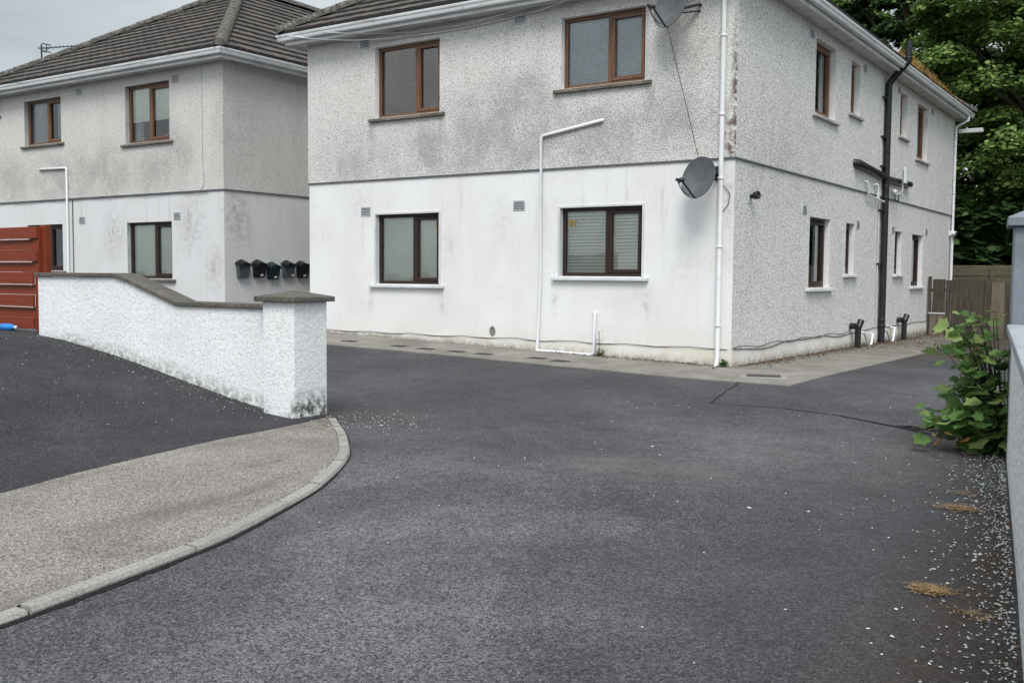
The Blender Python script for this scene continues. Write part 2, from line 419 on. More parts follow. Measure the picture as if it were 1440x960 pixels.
M['litter'] = plain('dead_leaf', (.085, .05, .025), .9, .5, 20)
M['straw'] = plain('dry_straw', (.36, .23, .11), .95, .55, 30)
M['soil'] = plain('soil', (.035, .027, .018), .95, .4, 6)
M['bark'] = plain('bark', (.055, .045, .035), .95, .4, 12, .2, 0, .5)
M['grey_lamp'] = plain('lamp_housing', (.5, .5, .48), .5, .15)
M['terracotta'] = plain('pot_white', (.6, .6, .6), .5, .1)
def leafmat(name, lo, mid, hi, trans=.35):
    t = NT(name, .62, .2)
    g = t.n('ShaderNodeNewGeometry').outputs['Random Per Island']
    c = t.ramp(g, [(0, lo), (.55, mid), (1, hi)])
    c = t.mix(t.rng(t.noise(.55, 4, .6), .35, .65), tuple_mul(c, t, .55), c)
    t.color(c)
    tr = t.n('ShaderNodeBsdfTranslucent'); t.l(c, tr.inputs[0])
    mx = t.n('ShaderNodeMixShader'); mx.inputs[0].default_value = trans
    t.l(t.b.outputs[0], mx.inputs[1]); t.l(tr.outputs[0], mx.inputs[2]); t.l(mx.outputs[0], t.out.inputs[0])
    return t.mat
def tuple_mul(c, t, k): return t.mix(1, c, (k, k, k), 'MULTIPLY')
M['leaf'] = leafmat('sycamore_leaf', (.06, .12, .028), (.18, .31, .075), (.42, .53, .18))
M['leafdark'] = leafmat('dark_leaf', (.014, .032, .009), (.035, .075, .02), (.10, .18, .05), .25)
M['sapleaf'] = leafmat('sapling_leaf', (.06, .15, .04), (.17, .31, .085), (.38, .48, .17))
M['rustleaf'] = leafmat('rusty_leaf', (.22, .09, .03), (.30, .16, .05), (.35, .24, .08))
M['weed'] = leafmat('weed_leaf', (.04, .09, .02), (.07, .15, .035), (.12, .2, .05))
M['moss'] = leafmat('dry_moss', (.24, .14, .045), (.44, .27, .09), (.58, .42, .18), .1)
def glassmat():
    m = bpy.data.materials.new('window_glass'); m.use_nodes = True; t = m.node_tree; t.nodes.clear()
    o = t.nodes.new('ShaderNodeOutputMaterial'); a = t.nodes.new('ShaderNodeBsdfTransparent'); b = t.nodes.new('ShaderNodeBsdfGlossy')
    a.inputs[0].default_value = (.95, .97, .96, 1); b.inputs['Roughness'].default_value = .015; b.inputs[0].default_value = (.95, .97, 1, 1)
    f = t.nodes.new('ShaderNodeFresnel'); f.inputs[0].default_value = 1.72
    nz = t.nodes.new('ShaderNodeTexNoise'); nz.inputs['Scale'].default_value = 1.6; bp = t.nodes.new('ShaderNodeBump'); bp.inputs['Strength'].default_value = .07; bp.inputs['Distance'].default_value = .05
    t.links.new(nz.outputs['Fac'], bp.inputs['Height']); t.links.new(bp.outputs[0], b.inputs['Normal'])
    x = t.nodes.new('ShaderNodeMixShader'); mm = t.nodes.new('ShaderNodeMath'); mm.operation = 'MULTIPLY'; mm.use_clamp = True; mm.inputs[1].default_value = 1.35; t.links.new(f.outputs[0], mm.inputs[0]); t.links.new(mm.outputs[0], x.inputs[0]); t.links.new(a.outputs[0], x.inputs[1]); t.links.new(b.outputs[0], x.inputs[2]); t.links.new(x.outputs[0], o.inputs[0])
    return m
M['glass'] = glassmat()

# ------------------------------------------------------------------ ground, road, pavement
def sheet(name, xs, ys, fz, mat):
    mb = MB(); n = len(xs)
    vs = [(x, y, fz(x, y)) for y in ys for x in xs]
    fs = [(j * n + i, j * n + i + 1, (j + 1) * n + i + 1, (j + 1) * n + i) for j in range(len(ys) - 1) for i in range(n - 1)]
    mb.add(vs, fs, 0, True)
    return mb.build(name, mat, fix=False)
def fr(a, b, st):
    n = max(1, round((b - a) / st)); return [a + (b - a) * i / n for i in range(n + 1)]
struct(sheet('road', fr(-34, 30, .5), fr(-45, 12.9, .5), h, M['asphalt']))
struct(sheet('ground', [-900, -200, -60, -34, -10, 0, 10, 30, 60, 200, 900], [-900, -200, -45, 0, 12.7, 30, 60, 200, 900], lambda x, y: -.62 if y < 12 else -.14, M['soil']))

KERB = [(1.60, -16.0), (1.59, -13.5), (1.58, -12.4), (1.551, -11.609), (1.513, -11.224), (1.413, -10.473), (1.318, -10.112), (1.167, -9.686), (.992, -9.249), (.709, -8.76), (.415, -8.361), (-.031, -7.899), (-.43, -7.52), (-.78, -7.22), (-1.05, -6.98)]
def resample(P, st):
    P = [Vector((*p, 0)) for p in P]; out = [P[0]]; acc = 0
    # Catmull-Rom dense, then even steps
    D = []
    for i in range(len(P) - 1):
        p0 = P[max(0, i - 1)]; p1 = P[i]; p2 = P[i + 1]; p3 = P[min(len(P) - 1, i + 2)]
        for k in range(20):
            t = k / 20
            D.append(.5 * ((2 * p1) + (p2 - p0) * t + (2 * p0 - 5 * p1 + 4 * p2 - p3) * t * t + (3 * p1 - p0 - 3 * p2 + p3) * t ** 3))
    D.append(P[-1]); out = [D[0]]
    for a, b in zip(D, D[1:]):
        acc += (b - a).length
        if acc >= st: out.append(b); acc = 0
    out.append(D[-1]); return out
KP = resample(KERB, .08)
def knorm(i):
    a = KP[max(0, i - 1)]; b = KP[min(len(KP) - 1, i + 1)]; d = (b - a).normalized()
    return Vector((-d.y, d.x, 0))      # to the left of travel: pavement side is +left of travel? travel goes to +y then -x
KU = lambda p: .022 * sm(-6.9, -9.2, p.y) + .012     # upstand
KWID = .08
kerb = tag(bpy.data.objects.new('kerb', None), kind='structure'); COL.objects.link(kerb)
# kerb stones
stones = []; i = 0; L = [15, 14, 12, 11, 11, 9, 8, 7, 6, 5, 5, 5, 4, 4, 4, 4, 4, 4, 4, 4]; li = 0
while i < len(KP) - 3:
    ln = 10 if KP[i].y < -10.3 else (5 if KP[i].y < -9.2 else 3)
    stones.append((i, min(len(KP) - 1, i + ln))); i += ln
for (a, b) in stones:
    mb = MB(); vs = []; dz = rnd.uniform(-.004, .004)
    idx = list(range(a, b + 1))
    for j, k in enumerate(idx):
        p = KP[k].copy(); n = knorm(k)
        if j == 0: p = p + (KP[k + 1] - KP[k]) * .12
        if j == len(idx) - 1: p = p - (KP[k] - KP[k - 1]) * .12
        q = p + n * KWID
        z = h(p.x, p.y); t = z + KU(p) + dz
        vs += [(p.x, p.y, z - .1), (p.x, p.y, t - .016), (p.x + n.x * .012, p.y + n.y * .012, t), (q.x, q.y, t + .004), (q.x, q.y, z - .1)]
    fs = []
    for j in range(len(idx) - 1):
        for e in range(4): fs.append((j * 5 + e, (j + 1) * 5 + e, (j + 1) * 5 + e + 1, j * 5 + e + 1))
    n5 = (len(idx) - 1) * 5
    fs += [(0, 1, 2, 3, 4), (n5 + 4, n5 + 3, n5 + 2, n5 + 1, n5)]
    mb.add(vs, fs); mb.build('kerb_stone', M['kerb'], kerb)
mb = MB()                                             # dark mortar bed under the stones
for k in range(len(KP) - 1):
    n0, n1 = knorm(k), knorm(k + 1); p, q = KP[k], KP[k + 1]
    zz = lambda w: h(w.x, w.y) + KU(w) - .022
    a = p + n0 * .02; b = q + n1 * .02; c = q + n1 * (KWID + .008); d = p + n0 * (KWID + .008)
    mb.quad((a.x, a.y, zz(p)), (b.x, b.y, zz(q)), (c.x, c.y, zz(q)), (d.x, d.y, zz(p)))
    mb.quad((a.x, a.y, zz(p)), (b.x, b.y, zz(q)), (b.x, b.y, zz(q) - .12), (a.x, a.y, zz(p) - .12))
mb.build('mortar_bed', M['iron'], kerb, fix=False)

BX = [(-.10, -16.0), (-.30, -13), (-.52, -11.2), (-.611, -10.396), (-.735, -9.831), (-.80, -9.241), (-.857, -8.555), (-.93, -7.783), (-1.0, -7.4), (-1.10, -6.98)]
def bx(y):
    for (a, ya), (b, yb) in zip(BX, BX[1:]):
        if y <= yb: return a + (b - a) * (y - ya) / (yb - ya)
    return BX[-1][0]
# pavement: rows of constant arc along the kerb joined to the drive edge
mb = MB(); rows = []
for k, p in enumerate(KP):
    n = knorm(k); q = p + n * (KWID + .004)
    f = k / (len(KP) - 1)
    yb = -16 + 9.0 * (1 - (1 - f) ** 1.0)
    xb = bx(yb)
    rows.append([(q.x + (xb - q.x) * s / 6, q.y + (yb - q.y) * s / 6) for s in range(7)])
vs = []
for k, r_ in enumerate(rows):
    for s, (x, y) in enumerate(r_):
        zk = h(KP[k].x, KP[k].y) + KU(KP[k])
        z = (h(x, y) + .016) * (s / 6) + zk * (1 - s / 6)
        vs.append((x, y, z))
fs = [(k * 7 + s, k * 7 + s + 1, (k + 1) * 7 + s + 1, (k + 1) * 7 + s) for k in range(len(rows) - 1) for s in range(6)]
mb.add(vs, fs, 0, True)
struct(mb.build('pavement', M['pavement'], fix=True))
# driveway
mb = MB(); ys = fr(-16, -7.02, .2); NX = 44
vs = []
for y in ys:
    x1 = bx(y) + .02
    for s in range(NX + 1):
        x = x1 - (14 + x1) * s / NX
        vs.append((x, y, h(x, y) * sm(-3, -1, x) + ramp(x) + .012 - .035 * max(0, min(-y - 8.5, 12)) * (1 - sm(-3, -1, x))))
fs = [(j * (NX + 1) + s, j * (NX + 1) + s + 1, (j + 1) * (NX + 1) + s + 1, (j + 1) * (NX + 1) + s) for j in range(len(ys) - 1) for s in range(NX)]
mb.add(vs, fs, 0, True)
struct(mb.build('driveway', M['drive']))
# concrete path round the big building
APF = [(-8.9, -1.66), (-6.33, -1.64), (-4.4, -1.60), (-1.76, -1.63), (-.1, -1.68), (1.45, -1.73)]
mb = MB(); fz = lambda x, y: h(x, y) + .014 + .02 * sm(1.0, 0, max(x, -y))
xs_ = fr(-8.9, 1.45, .3)
def apy(x):
    for (a, ya), (b, yb) in zip(APF, APF[1:]):
        if x <= b: return ya + (yb - ya) * (x - a) / (b - a)
    return APF[-1][1]
vs = [(x, apy(x) * (1 - s / 3), fz(x, apy(x) * (1 - s / 3))) for x in xs_ for s in range(4)]
mb.add(vs, [(k * 4 + s, (k + 1) * 4 + s, (k + 1) * 4 + s + 1, k * 4 + s + 1) for k in range(len(xs_) - 1) for s in range(3)])
ysd = fr(0, 12.8, .4)
vs = [(1.45 * s / 3, y, fz(1.45 * s / 3, y)) for y in ysd for s in range(4)]
mb.add(vs, [(k * 4 + s, k * 4 + s + 1, (k + 1) * 4 + s + 1, (k + 1) * 4 + s) for k in range(len(ysd) - 1) for s in range(3)])
for a, b in zip(xs_, xs_[1:]): mb.quad((a, apy(a), fz(a, apy(a)) - .1), (b, apy(b), fz(b, apy(b)) - .1), (b, apy(b), fz(b, apy(b))), (a, apy(a), fz(a, apy(a))))
for a, b in zip([-1.73] + ysd, [0] + ysd[1:]): mb.quad((1.45, a, fz(1.45, a) - .1), (1.45, b, fz(1.45, b) - .1), (1.45, b, fz(1.45, b)), (1.45, a, fz(1.45, a)))
struct(mb.build('path', M['apron']))
# bitumen seam across the yard
mb = MB()
def strip(pts, zoff=.006, wob=.25):
    L = []; Rr = []
    for i, (x, y, w) in enumerate(pts):
        a = pts[max(0, i - 1)]; b = pts[min(len(pts) - 1, i + 1)]
        d = Vector((b[0] - a[0], b[1] - a[1], 0)).normalized(); n = Vector((-d.y, d.x, 0)) * w * (1 + rnd.uniform(-wob, wob)) / 2
        L.append((x + n.x, y + n.y, h(x, y) + zoff)); Rr.append((x - n.x, y - n.y, h(x, y) + zoff))
    for i in range(len(pts) - 1): mb.quad(L[i], L[i + 1], Rr[i + 1], Rr[i])
def dens(pts, n=7):
    o = []
    for a, b in zip(pts, pts[1:]):
        for k in range(n):
            t = k / n; o.append((a[0] + (b[0] - a[0]) * t + rnd.gauss(0, .012), a[1] + (b[1] - a[1]) * t + rnd.gauss(0, .012), a[2] + (b[2] - a[2]) * t))
    return o + [pts[-1]]
strip(dens([(.80, -1.74, .015), (1.05, -2.8, .012), (1.334, -3.884, .015)]))
strip(dens([(1.334, -3.884, .02), (1.72, -3.87, .02), (2.07, -3.83, .022), (2.709, -4.05, .025), (3.32, -4.45, .04), (3.6, -4.68, .09), (3.9, -4.92, .05)]))
strip(dens([(3.30, -4.42, .03), (3.5, -4.42, .15), (3.75, -4.50, .17), (3.95, -4.66, .12), (4.1, -4.8, .04)]), .008, .45)
for k in range(0, len(KP) - 1):
    w0, w1 = (.004 + .034 * sm(-8.6, -11.5, KP[j].y) * (.35 + .65 * rnd.random()) + rnd.uniform(0, .006) for j in (k, k + 1))
    if k: w0 = wprev
    wprev = w1; n0, n1 = knorm(k), knorm(k + 1); p, q = KP[k], KP[k + 1]; a, b = p - n0 * w0, q - n1 * w1
    mb.quad((p.x, p.y, h(p.x, p.y) + .010), (q.x, q.y, h(q.x, q.y) + .010), (b.x, b.y, h(b.x, b.y) + .004), (a.x, a.y, h(a.x, a.y) + .004))
struct(mb.build('tarmac_seam', M['seam'], fix=False))

# ------------------------------------------------------------------ buildings
ZB, ZT = 3.0, 5.57
def faces(W, D):
    return dict(front=lambda u, d, z: (u, -d, z), side=lambda u, d, z: (d, u, z), far=lambda u, d, z: (-W - d, u, z), back=lambda u, d, z: (u, D + d, z))
def panel(mb, P, u0, u1, z0, z1, holes, d, depth, mi=0, flip=False):
    us = sorted({u0, u1, *[a for q in holes for a in q[:2] if u0 < a < u1]}); zs = sorted({z0, z1, *[a for q in holes for a in q[2:] if z0 < a < z1]})
    for a, b in zip(us, us[1:]):
        for c, e in zip(zs, zs[1:]):
            if any(q[0] <= (a + b) / 2 <= q[1] and q[2] <= (c + e) / 2 <= q[3] for q in holes): continue
            v = [P(a, d, c), P(b, d, c), P(b, d, e), P(a, d, e)]
            if flip: v.reverse()
            mb.quad(*v, mi)
def jambs(mb, P, q, d, depth, mi=0):
    u0, u1, z0, z1 = q
    for (a, b, c, e) in (((u0, z0), (u0, z1), 0, 0), ((u1, z1), (u1, z0), 0, 0), ((u0, z1), (u1, z1), 0, 0), ((u1, z0), (u0, z0), 0, 0)):
        mb.quad(P(a[0], d, a[1]), P(b[0], d, b[1]), P(b[0], -depth, b[1]), P(a[0], -depth, a[1]), mi)

def window(bld, P, q, split, frame, blind, sillmat, depth=.12, opener=1, surround=None, transom=None, decal=None, sill_over=.12, label=None, half=1.0):
    u0, u1, z0, z1 = q
    d1 = -depth + .035; d0 = -depth - .03
    w = .055
    f = MB()
    f.fbox(P, u0, u1, d0, d1, z0, z0 + w); f.fbox(P, u0, u1, d0, d1, z1 - w, z1)
    f.fbox(P, u0, u0 + w, d0, d1, z0 + w, z1 - w); f.fbox(P, u1 - w, u1, d0, d1, z0 + w, z1 - w)
    if split:
        f.fbox(P, split - .03, split + .03, d0, d1, z0 + w, z1 - w)
    wd = f.build('window', frame, bld, bevel=.006)
    if label: wd['label'] = label
    spans = [(u0 + w, split - .03), (split + .03, u1 - w)] if split else [(u0 + w, u1 - w)]
    for i, (a, b) in enumerate(spans):
        zz0, zz1 = z0 + w, z1 - w
        aa, bb = a, b
        if i == (len(spans) - 1 if opener == 1 else (0 if opener == 0 else -9)):
            s = MB(); e = .055
            s.fbox(P, a + .004, b - .004, d0 + .02, d1 + .012, zz0 + .004, zz0 + e); s.fbox(P, a + .004, b - .004, d0 + .02, d1 + .012, zz1 - e, zz1 - .004)
            s.fbox(P, a + .004, a + e, d0 + .02, d1 + .012, zz0 + e, zz1 - e); s.fbox(P, b - e, b - .004, d0 + .02, d1 + .012, zz0 + e, zz1 - e)
            if transom: s.fbox(P, a + e, b - e, d0 + .02, d1 + .012, transom - .03, transom + .03)
            s.build('sash', frame, wd, bevel=.005)
            aa, bb, zz0, zz1 = a + e, b - e, zz0 + e, zz1 - e
        g = MB(); g.quad(P(aa, -depth - .002, zz0), P(bb, -depth - .002, zz0), P(bb, -depth - .002, zz1), P(aa, -depth - .002, zz1))
        g.build('pane', M['glass'], wd, fix=False)
    # room lining behind the glass
    bd = -depth - .035
    b_ = MB()
    if blind in ('roller', 'half', 'white'):
        zb = z0 + .02 if blind != 'half' else z0 + (z1 - z0) * (1 - half)
        for (a, b) in spans:
            b_.quad(P(a - .02, bd, zb), P(b + .02, bd, zb), P(b + .02, bd, z1), P(a - .02, bd, z1))
        b_.build('blind', M['blind'] if blind != 'white' else M['curtain'], wd, fix=False)
    elif blind in ('venetian', 'blue', 'brown'):
        pit = {'venetian': .052, 'blue': .03, 'brown': .032}[blind]; hh = pit * {'venetian': .44, 'blue': .40, 'brown': .30}[blind]
        z = z0 + .03
        while z < z1 - .02:
            b_.quad(P(u0 + .03, bd + .02, z - hh), P(u1 - .03, bd + .02, z - hh), P(u1 - .03, bd - .005, z + hh), P(u0 + .03, bd - .005, z + hh))
            z += pit
        b_.build('blind', {'venetian': M['slat'], 'blue': M['slat_up'], 'brown': M['slat_brown']}[blind], wd, fix=False)
        if blind != 'brown':
            k = MB(); k.quad(P(u0, bd - .06, z0), P(u1, bd - .06, z0), P(u1, bd - .06, z1), P(u0, bd - .06, z1)); k.build('backing', M['curtain'] if blind == 'blue' else M['blind'], wd, fix=False)
    if blind in ('brown', 'curtain', 'half'):
        sg = [(u0, .36), (u1, -.3)] if blind != 'curtain' else [(u0, (u1 - u0) * .45), (u1, -(u1 - u0) * .3)]
        for st, wv in sg:
            c = MB(); n = 14; pts = [(st + wv * i / n, bd - .06 + .025 * math.sin(i * 1.9)) for i in range(n + 1)]
            for (a, da), (b, db) in zip(pts, pts[1:]): c.quad(P(a, da, z0 - .02), P(b, db, z0 - .02), P(b, db, z1), P(a, da, z1))
            c.build('curtain', M['slat_brown'] if blind == 'brown' else M['curtain'], wd, fix=False)
    # sill
    s = MB(); s.prism([(-depth + .03, z0 - .002), (.075, z0 - .018), (.075, z0 - .068), (-depth + .03, z0 - .068)], lambda d, z: P(u0 - sill_over, d if d < .02 else d, z), lambda d, z: P(u1 + sill_over, d, z))
    s.build('sill', sillmat, wd, bevel=.006)
    if surround:
        s = MB(); t = .035
        s.fbox(P, u0 - t, u1 + t, .0, .014, z1, z1 + t); s.fbox(P, u0 - t, u0, .0, .014, z0, z1); s.fbox(P, u1, u1 + t, .0, .014, z0, z1)
        s.build('surround', surround, wd, bevel=.003)
    if decal:
        du, dz = decal; k = MB(); dd = -depth + .003
        for sx in (-1, 1):
            k.add([P(du, dd, dz), P(du + sx * .025, dd, dz + .055), P(du + sx * .075, dd, dz + .06), P(du + sx * .07, dd, dz + .015), P(du + sx * .035, dd, dz)], [(0, 1, 2, 3, 4)])
            k.add([P(du, dd, dz - .003), P(du + sx * .035, dd, dz - .005), P(du + sx * .06, dd, dz - .03), P(du + sx * .035, dd, dz - .06), P(du + sx * .008, dd, dz - .03)], [(0, 1, 2, 3, 4)])
        k.build('butterfly_sticker', M['gold'], wd, fix=False)
    return wd

def vent(bld, P, u, z, w=.23, hh=.17, d=0):
    v = MB(); v.fbox(P, u, u + w, d - .01, d + .012, z, z + hh, 0)
    o = v.build('air_vent', M['vent'], bld, bevel=.003)
    s = MB(); n = 5
    for i in range(n):
        zz = z + hh * (.12 + .8 * i / n); s.fbox(P, u + .015, u + w - .015, d + .012, d + .016, zz, zz + hh * .075)
    s.build('slot', M['ventdark'], o)

def roof(bld, W, D, tan=.605):
    z0 = 5.735; ov = .40; half = W / 2 + ov; nc = 15; cr = half / nc
    mb = MB(); tw = .30; k2 = random.Random(3)
    sides = {'front': (lambda u, o, z: (u, -o, z), -W, 0), 'side': (lambda u, o, z: (o, u, z), 0, D), 'far': (lambda u, o, z: (-W - o, u, z), 0, D), 'back': (lambda u, o, z: (u, D + o, z), -W, 0)}
    for nm, (P, a0, a1) in sides.items():
        for c in range(nc):
            r0, r1 = c * cr, (c + 1) * cr + .03
            r1 = min(r1, half)
            o0, o1 = ov - r0, ov - r1
            lo0, hi0 = a0 - o0, a1 + o0; lo1, hi1 = a0 - o1, a1 + o1
            u = math.floor(lo0 / tw) * tw + (tw / 2 if c % 2 else 0) - tw
            while u < hi0:
                e = u + tw - .006
                A, B_ = max(u, lo0), min(e, hi0); Cc, Dd = max(u, lo1), min(e, hi1)
                if B_ - A > .02:
                    if Dd < Cc: Dd = Cc = min(max((Cc + Dd) / 2, lo1), hi1)
                    j = k2.uniform(-.003, .004); th = .055
                    zb = z0 + tan * r0 + th + j; zt = z0 + tan * r1 + .012 + j * .3; zl = z0 + tan * r0 - .004
                    A2, B2 = A, B_
                    m1 = A + (B_ - A) * .25; m2 = A + (B_ - A) * .5; n1 = Cc + (Dd - Cc) * .25; n2 = Cc + (Dd - Cc) * .5
                    g = .005
                    mb.add([P(A, o0, zb), P(m1, o0, zb + g), P(m2, o0, zb), P(B_, o0, zb), P(Cc, o1, zt), P(n1, o1, zt + g), P(n2, o1, zt), P(Dd, o1, zt),
                            P(A, o0, zl), P(m1, o0, zl), P(m2, o0, zl), P(B_, o0, zl)],
                           [(0, 1, 5, 4), (1, 2, 6, 5), (2, 3, 7, 6), (8, 0, 4), (3, 11, 7)])
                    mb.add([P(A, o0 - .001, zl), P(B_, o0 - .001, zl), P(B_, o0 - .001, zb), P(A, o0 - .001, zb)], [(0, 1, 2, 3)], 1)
                u += tw
    # under-sheet so no light leaks
    a, b, c, d = (-W - ov, -ov, z0 - .012), (ov, -ov, z0 - .012), (ov, D + ov, z0 - .012), (-W - ov, D + ov, z0 - .012)
    zr = z0 + tan * half - .012; e, f = (-W / 2, -ov + half, zr), (-W / 2, D + ov - half, zr)
    mb.add([a, b, c, d, e, f], [(0, 1, 4), (1, 2, 5, 4), (2, 3, 5), (3, 0, 4, 5)])
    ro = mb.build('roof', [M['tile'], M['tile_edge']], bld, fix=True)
    cp = MB()
    def caps(p, q, r=.115, ln=.40):
        p, q = Vector(p), Vector(q); L = (q - p).length; n = int(L / ln)
        t = (q - p).normalized(); sd = t.cross(Vector((0, 0, 1))).normalized(); up = sd.cross(t)
        for i in range(n + 1):
            a = p + t * (i * L / (n + 1)); b = p + t * ((i + 1.1) * L / (n + 1)); j = k2.uniform(-.008, .008)
            ring = lambda c, rr: [c + sd * math.cos(R(x)) * rr * 1.15 + up * (math.sin(R(x)) * rr + j - .02) for x in range(-10, 191, 25)]
            A, B_ = ring(a, r * 1.06), ring(b, r * .96); m = len(A)
            cp.add(A + B_, [(k, k + 1, m + k + 1, m + k) for k in range(m - 1)] + [tuple(range(m))], 0, True)
    zc = z0 + .05
    for s in ((-W - ov, -ov, e), (ov, -ov, e), (ov, D + ov, f), (-W - ov, D + ov, f)):
        caps((s[0], s[1], zc), (s[2][0], s[2][1], zr + .06))
    caps((e[0], e[1], zr + .07), (f[0], f[1], zr + .07))
    cp.build('ridge_capping', M['cap'], ro, fix=True)
    return ro

def loop(bld, W, D, prof, name, mat, closed=False, smooth=False):
    mb = MB(); n = len(prof); vs = []
    for (o, z) in prof: vs += [(-W - o, -o, z), (o, -o, z), (o, D + o, z), (-W - o, D + o, z)]
    fs = []
    rng = range(n) if closed else range(n - 1)
    for i in rng:
        a, b = i * 4, ((i + 1) % n) * 4
        for k in range(4): fs.append((a + k, a + (k + 1) % 4, b + (k + 1) % 4, b + k))
    mb.add(vs, fs, 0, smooth)
    return mb.build(name, mat, bld, fix=closed)

def eaves(bld, W, D):
    loop(bld, W, D, [(-.02, ZT - .01), (.275, ZT - .012)], 'soffit', M['soffit'])
    loop(bld, W, D, [(.275, ZT - .03), (.30, ZT - .03), (.30, 5.735), (.275, 5.735)], 'fascia', M['pvc'], True)
    g = [(.304, 5.70), (.305, 5.64), (.315, 5.615), (.34, 5.60), (.37, 5.598), (.392, 5.61), (.40, 5.635), (.405, 5.66), (.418, 5.675), (.425, 5.70), (.425, 5.715), (.415, 5.718), (.41, 5.70), (.395, 5.675), (.38, 5.63), (.34, 5.615), (.32, 5.64), (.314, 5.70)]
    loop(bld, W, D, g, 'gutter', M['gutter'], True)

def shell(bld, W, D, holes, mats, side_lower_dash):
    F = faces(W, D)
    up, dn = MB(), MB()
    rng = {'front': (-W, 0), 'side': (0, D), 'far': (0, D), 'back': (-W, 0)}
    PR = .014                                  # upper render stands proud of the lower
    for nm, P in F.items():
        a, b = rng[nm]; hs = holes.get(nm, []); fl = nm in ('far', 'back')
        hu = [q for q in hs if q[2] > ZB]; hl = [q for q in hs if q[2] < ZB]
        mi = 0 if nm == 'front' else 1
        e = PR
        aa, bb = a - e, b + e
        panel(up, P, aa, bb, ZB, ZT, hu, PR, 0, mi, fl)
        up.quad(P(aa, PR, ZB), P(bb, PR, ZB), P(b, 0, ZB), P(a, 0, ZB), mi)
        for q in hu: jambs(up, P, q, PR, .16, 2)
        if nm == 'side' and side_lower_dash:
            panel(up, P, a, b, -.3, ZB, hl, 0, 0, 1, fl)
            for q in hl: jambs(up, P, q, 0, .16, 2)
        else:
            panel(dn, P, a, b, -.3, ZB, hl, 0, 0, 0, fl)
            for q in hl: jambs(dn, P, q, 0, .16, 1)
    o = up.build('pebbledash_wall', mats[0], bld, fix=False)
    o2 = dn.build('smooth_wall', mats[1], bld, fix=False)
    fl = MB(); fl.quad((-W, 0, ZB), (0, 0, ZB), (0, D, ZB), (-W, D, ZB)); fl.quad((-W, 0, ZT), (0, 0, ZT), (0, D, ZT), (-W, D, ZT)); fl.quad((-W, 0, -.25), (0, 0, -.25), (0, D, -.25), (-W, D, -.25))
    # room partitions just behind the windows keep rooms separate and dark
    for nm, (a, b) in (('front', (-W + .05, -.9)), ('side', (.9, D - .05))):
        P = F[nm]; fl.quad(P(a, -.8, -.25), P(b, -.8, -.25), P(b, -.8, ZT), P(a, -.8, ZT))
    fl.build('floor_slab', M['roomdark'], bld, fix=False)
    # drip bead at the storey line
    bd = MB()
    for nm in ('front', 'side', 'far', 'back'):
        a, b = rng[nm]; bd.fbox(F[nm], a - PR, b + PR, PR - .008, PR + .01, ZB - .008, ZB + .018)
    bd.build('drip_bead', M['ventdark'], bld)
    return F

revealW = plain('painted_reveal', (.58, .59, .60), .8, .15, 3)
revealG = plain('grey_reveal', (.42, .43, .43), .85, .25, 3)
revealS = plain('side_reveal', (.70, .70, .69), .8, .15, 3)
W1, D1 = 8.406, 15.45
B1 = thing('apartment_building', 'two storey pale apartment block with white ground floor front and two grey satellite dishes', 'building')
H1 = dict(front=[(-6.75, -5.30, 4.09, 5.325), (-2.89, -1.435, 4.235, 5.325), (-6.75, -5.315, 1.157, 2.385), (-2.89, -1.445, 1.316, 2.385)],
          side=[(3.50, 4.66, 4.11, 5.36), (5.62, 6.24, 4.40, 5.36), (9.43, 10.07, 4.43, 5.36), (11.08, 12.2, 4.11, 5.36),
                (3.43, 4.60, 1.150, 2.36), (5.60, 6.18, 1.40, 2.355), (9.36, 9.99, 1.42, 2.355), (10.99, 12.12, 1.145, 2.35)])
F1 = shell(B1, W1, D1, H1, ([M['dash_b1'], M['dash_side'], revealS], [M['render_b1'], revealW]), True)
Pf, Ps = F1['front'], F1['side']
hf, hs = H1['front'], H1['side']
window(B1, Pf, hf[0], -5.88, M['oak'], 'brown', M['sill_old'])
window(B1, Pf, hf[1], -2.08, M['oak'], 'blue', M['sill_old'])
window(B1, Pf, hf[2], -5.93, M['dkoak'], 'roller', revealW, surround=revealW, decal=(-5.42, 2.16), label='ground floor window with a plain pale roller blind and butterfly sticker')
window(B1, Pf, hf[3], -2.09, M['dkoak'], 'venetian', revealW, surround=revealW, decal=(-2.74, 2.15), label='ground floor window with pale venetian blinds and butterfly sticker')
sillg = concrete('grey_sill', (.33, .325, .31), (.45, .44, .42), .2, 30)
for q in hs[:4]: window(B1, Ps, q, None, M['oak'], 'curtain' if q[1] - q[0] > .8 else 'white', sillg, depth=.135, transom=4.98 if q is hs[2] else None, sill_over=.14)
for q in hs[4:]: window(B1, Ps, q, None, M['dkoak'], 'curtain' if q[1] - q[0] > .8 else 'white', revealW, depth=.135, sill_over=.14)
for (u, z, d) in ((-7.10, 5.335, .014), (-3.78, 5.335, .014), (-7.10, 2.37, 0), (-3.78, 2.37, 0)): vent(B1, Pf, u, z, d=d)
for (u, z, d) in ((3.12, 5.30, .014), (6.40, 5.28, .014), (9.14, 5.3, .014), (12.5, 5.3, .014), (3.0, 2.38, 0), (6.26, 2.28, 0), (9.02, 2.29, 0), (12.32, 2.38, 0)): vent(B1, Ps, u, z, .22, .16, d)
pl = MB(); pl.fbox(Pf, -W1 - .012, .012, -.05, .012, -.3, .275); pl.fbox(Ps, -.0125, D1 + .012, -.05, .0125, -.35, .275)
pl.build('plinth', M['plinth'], B1)
# pale quoin strip of smooth render at the lower corner
eaves(B1, W1, D1); roof(B1, W1, D1)
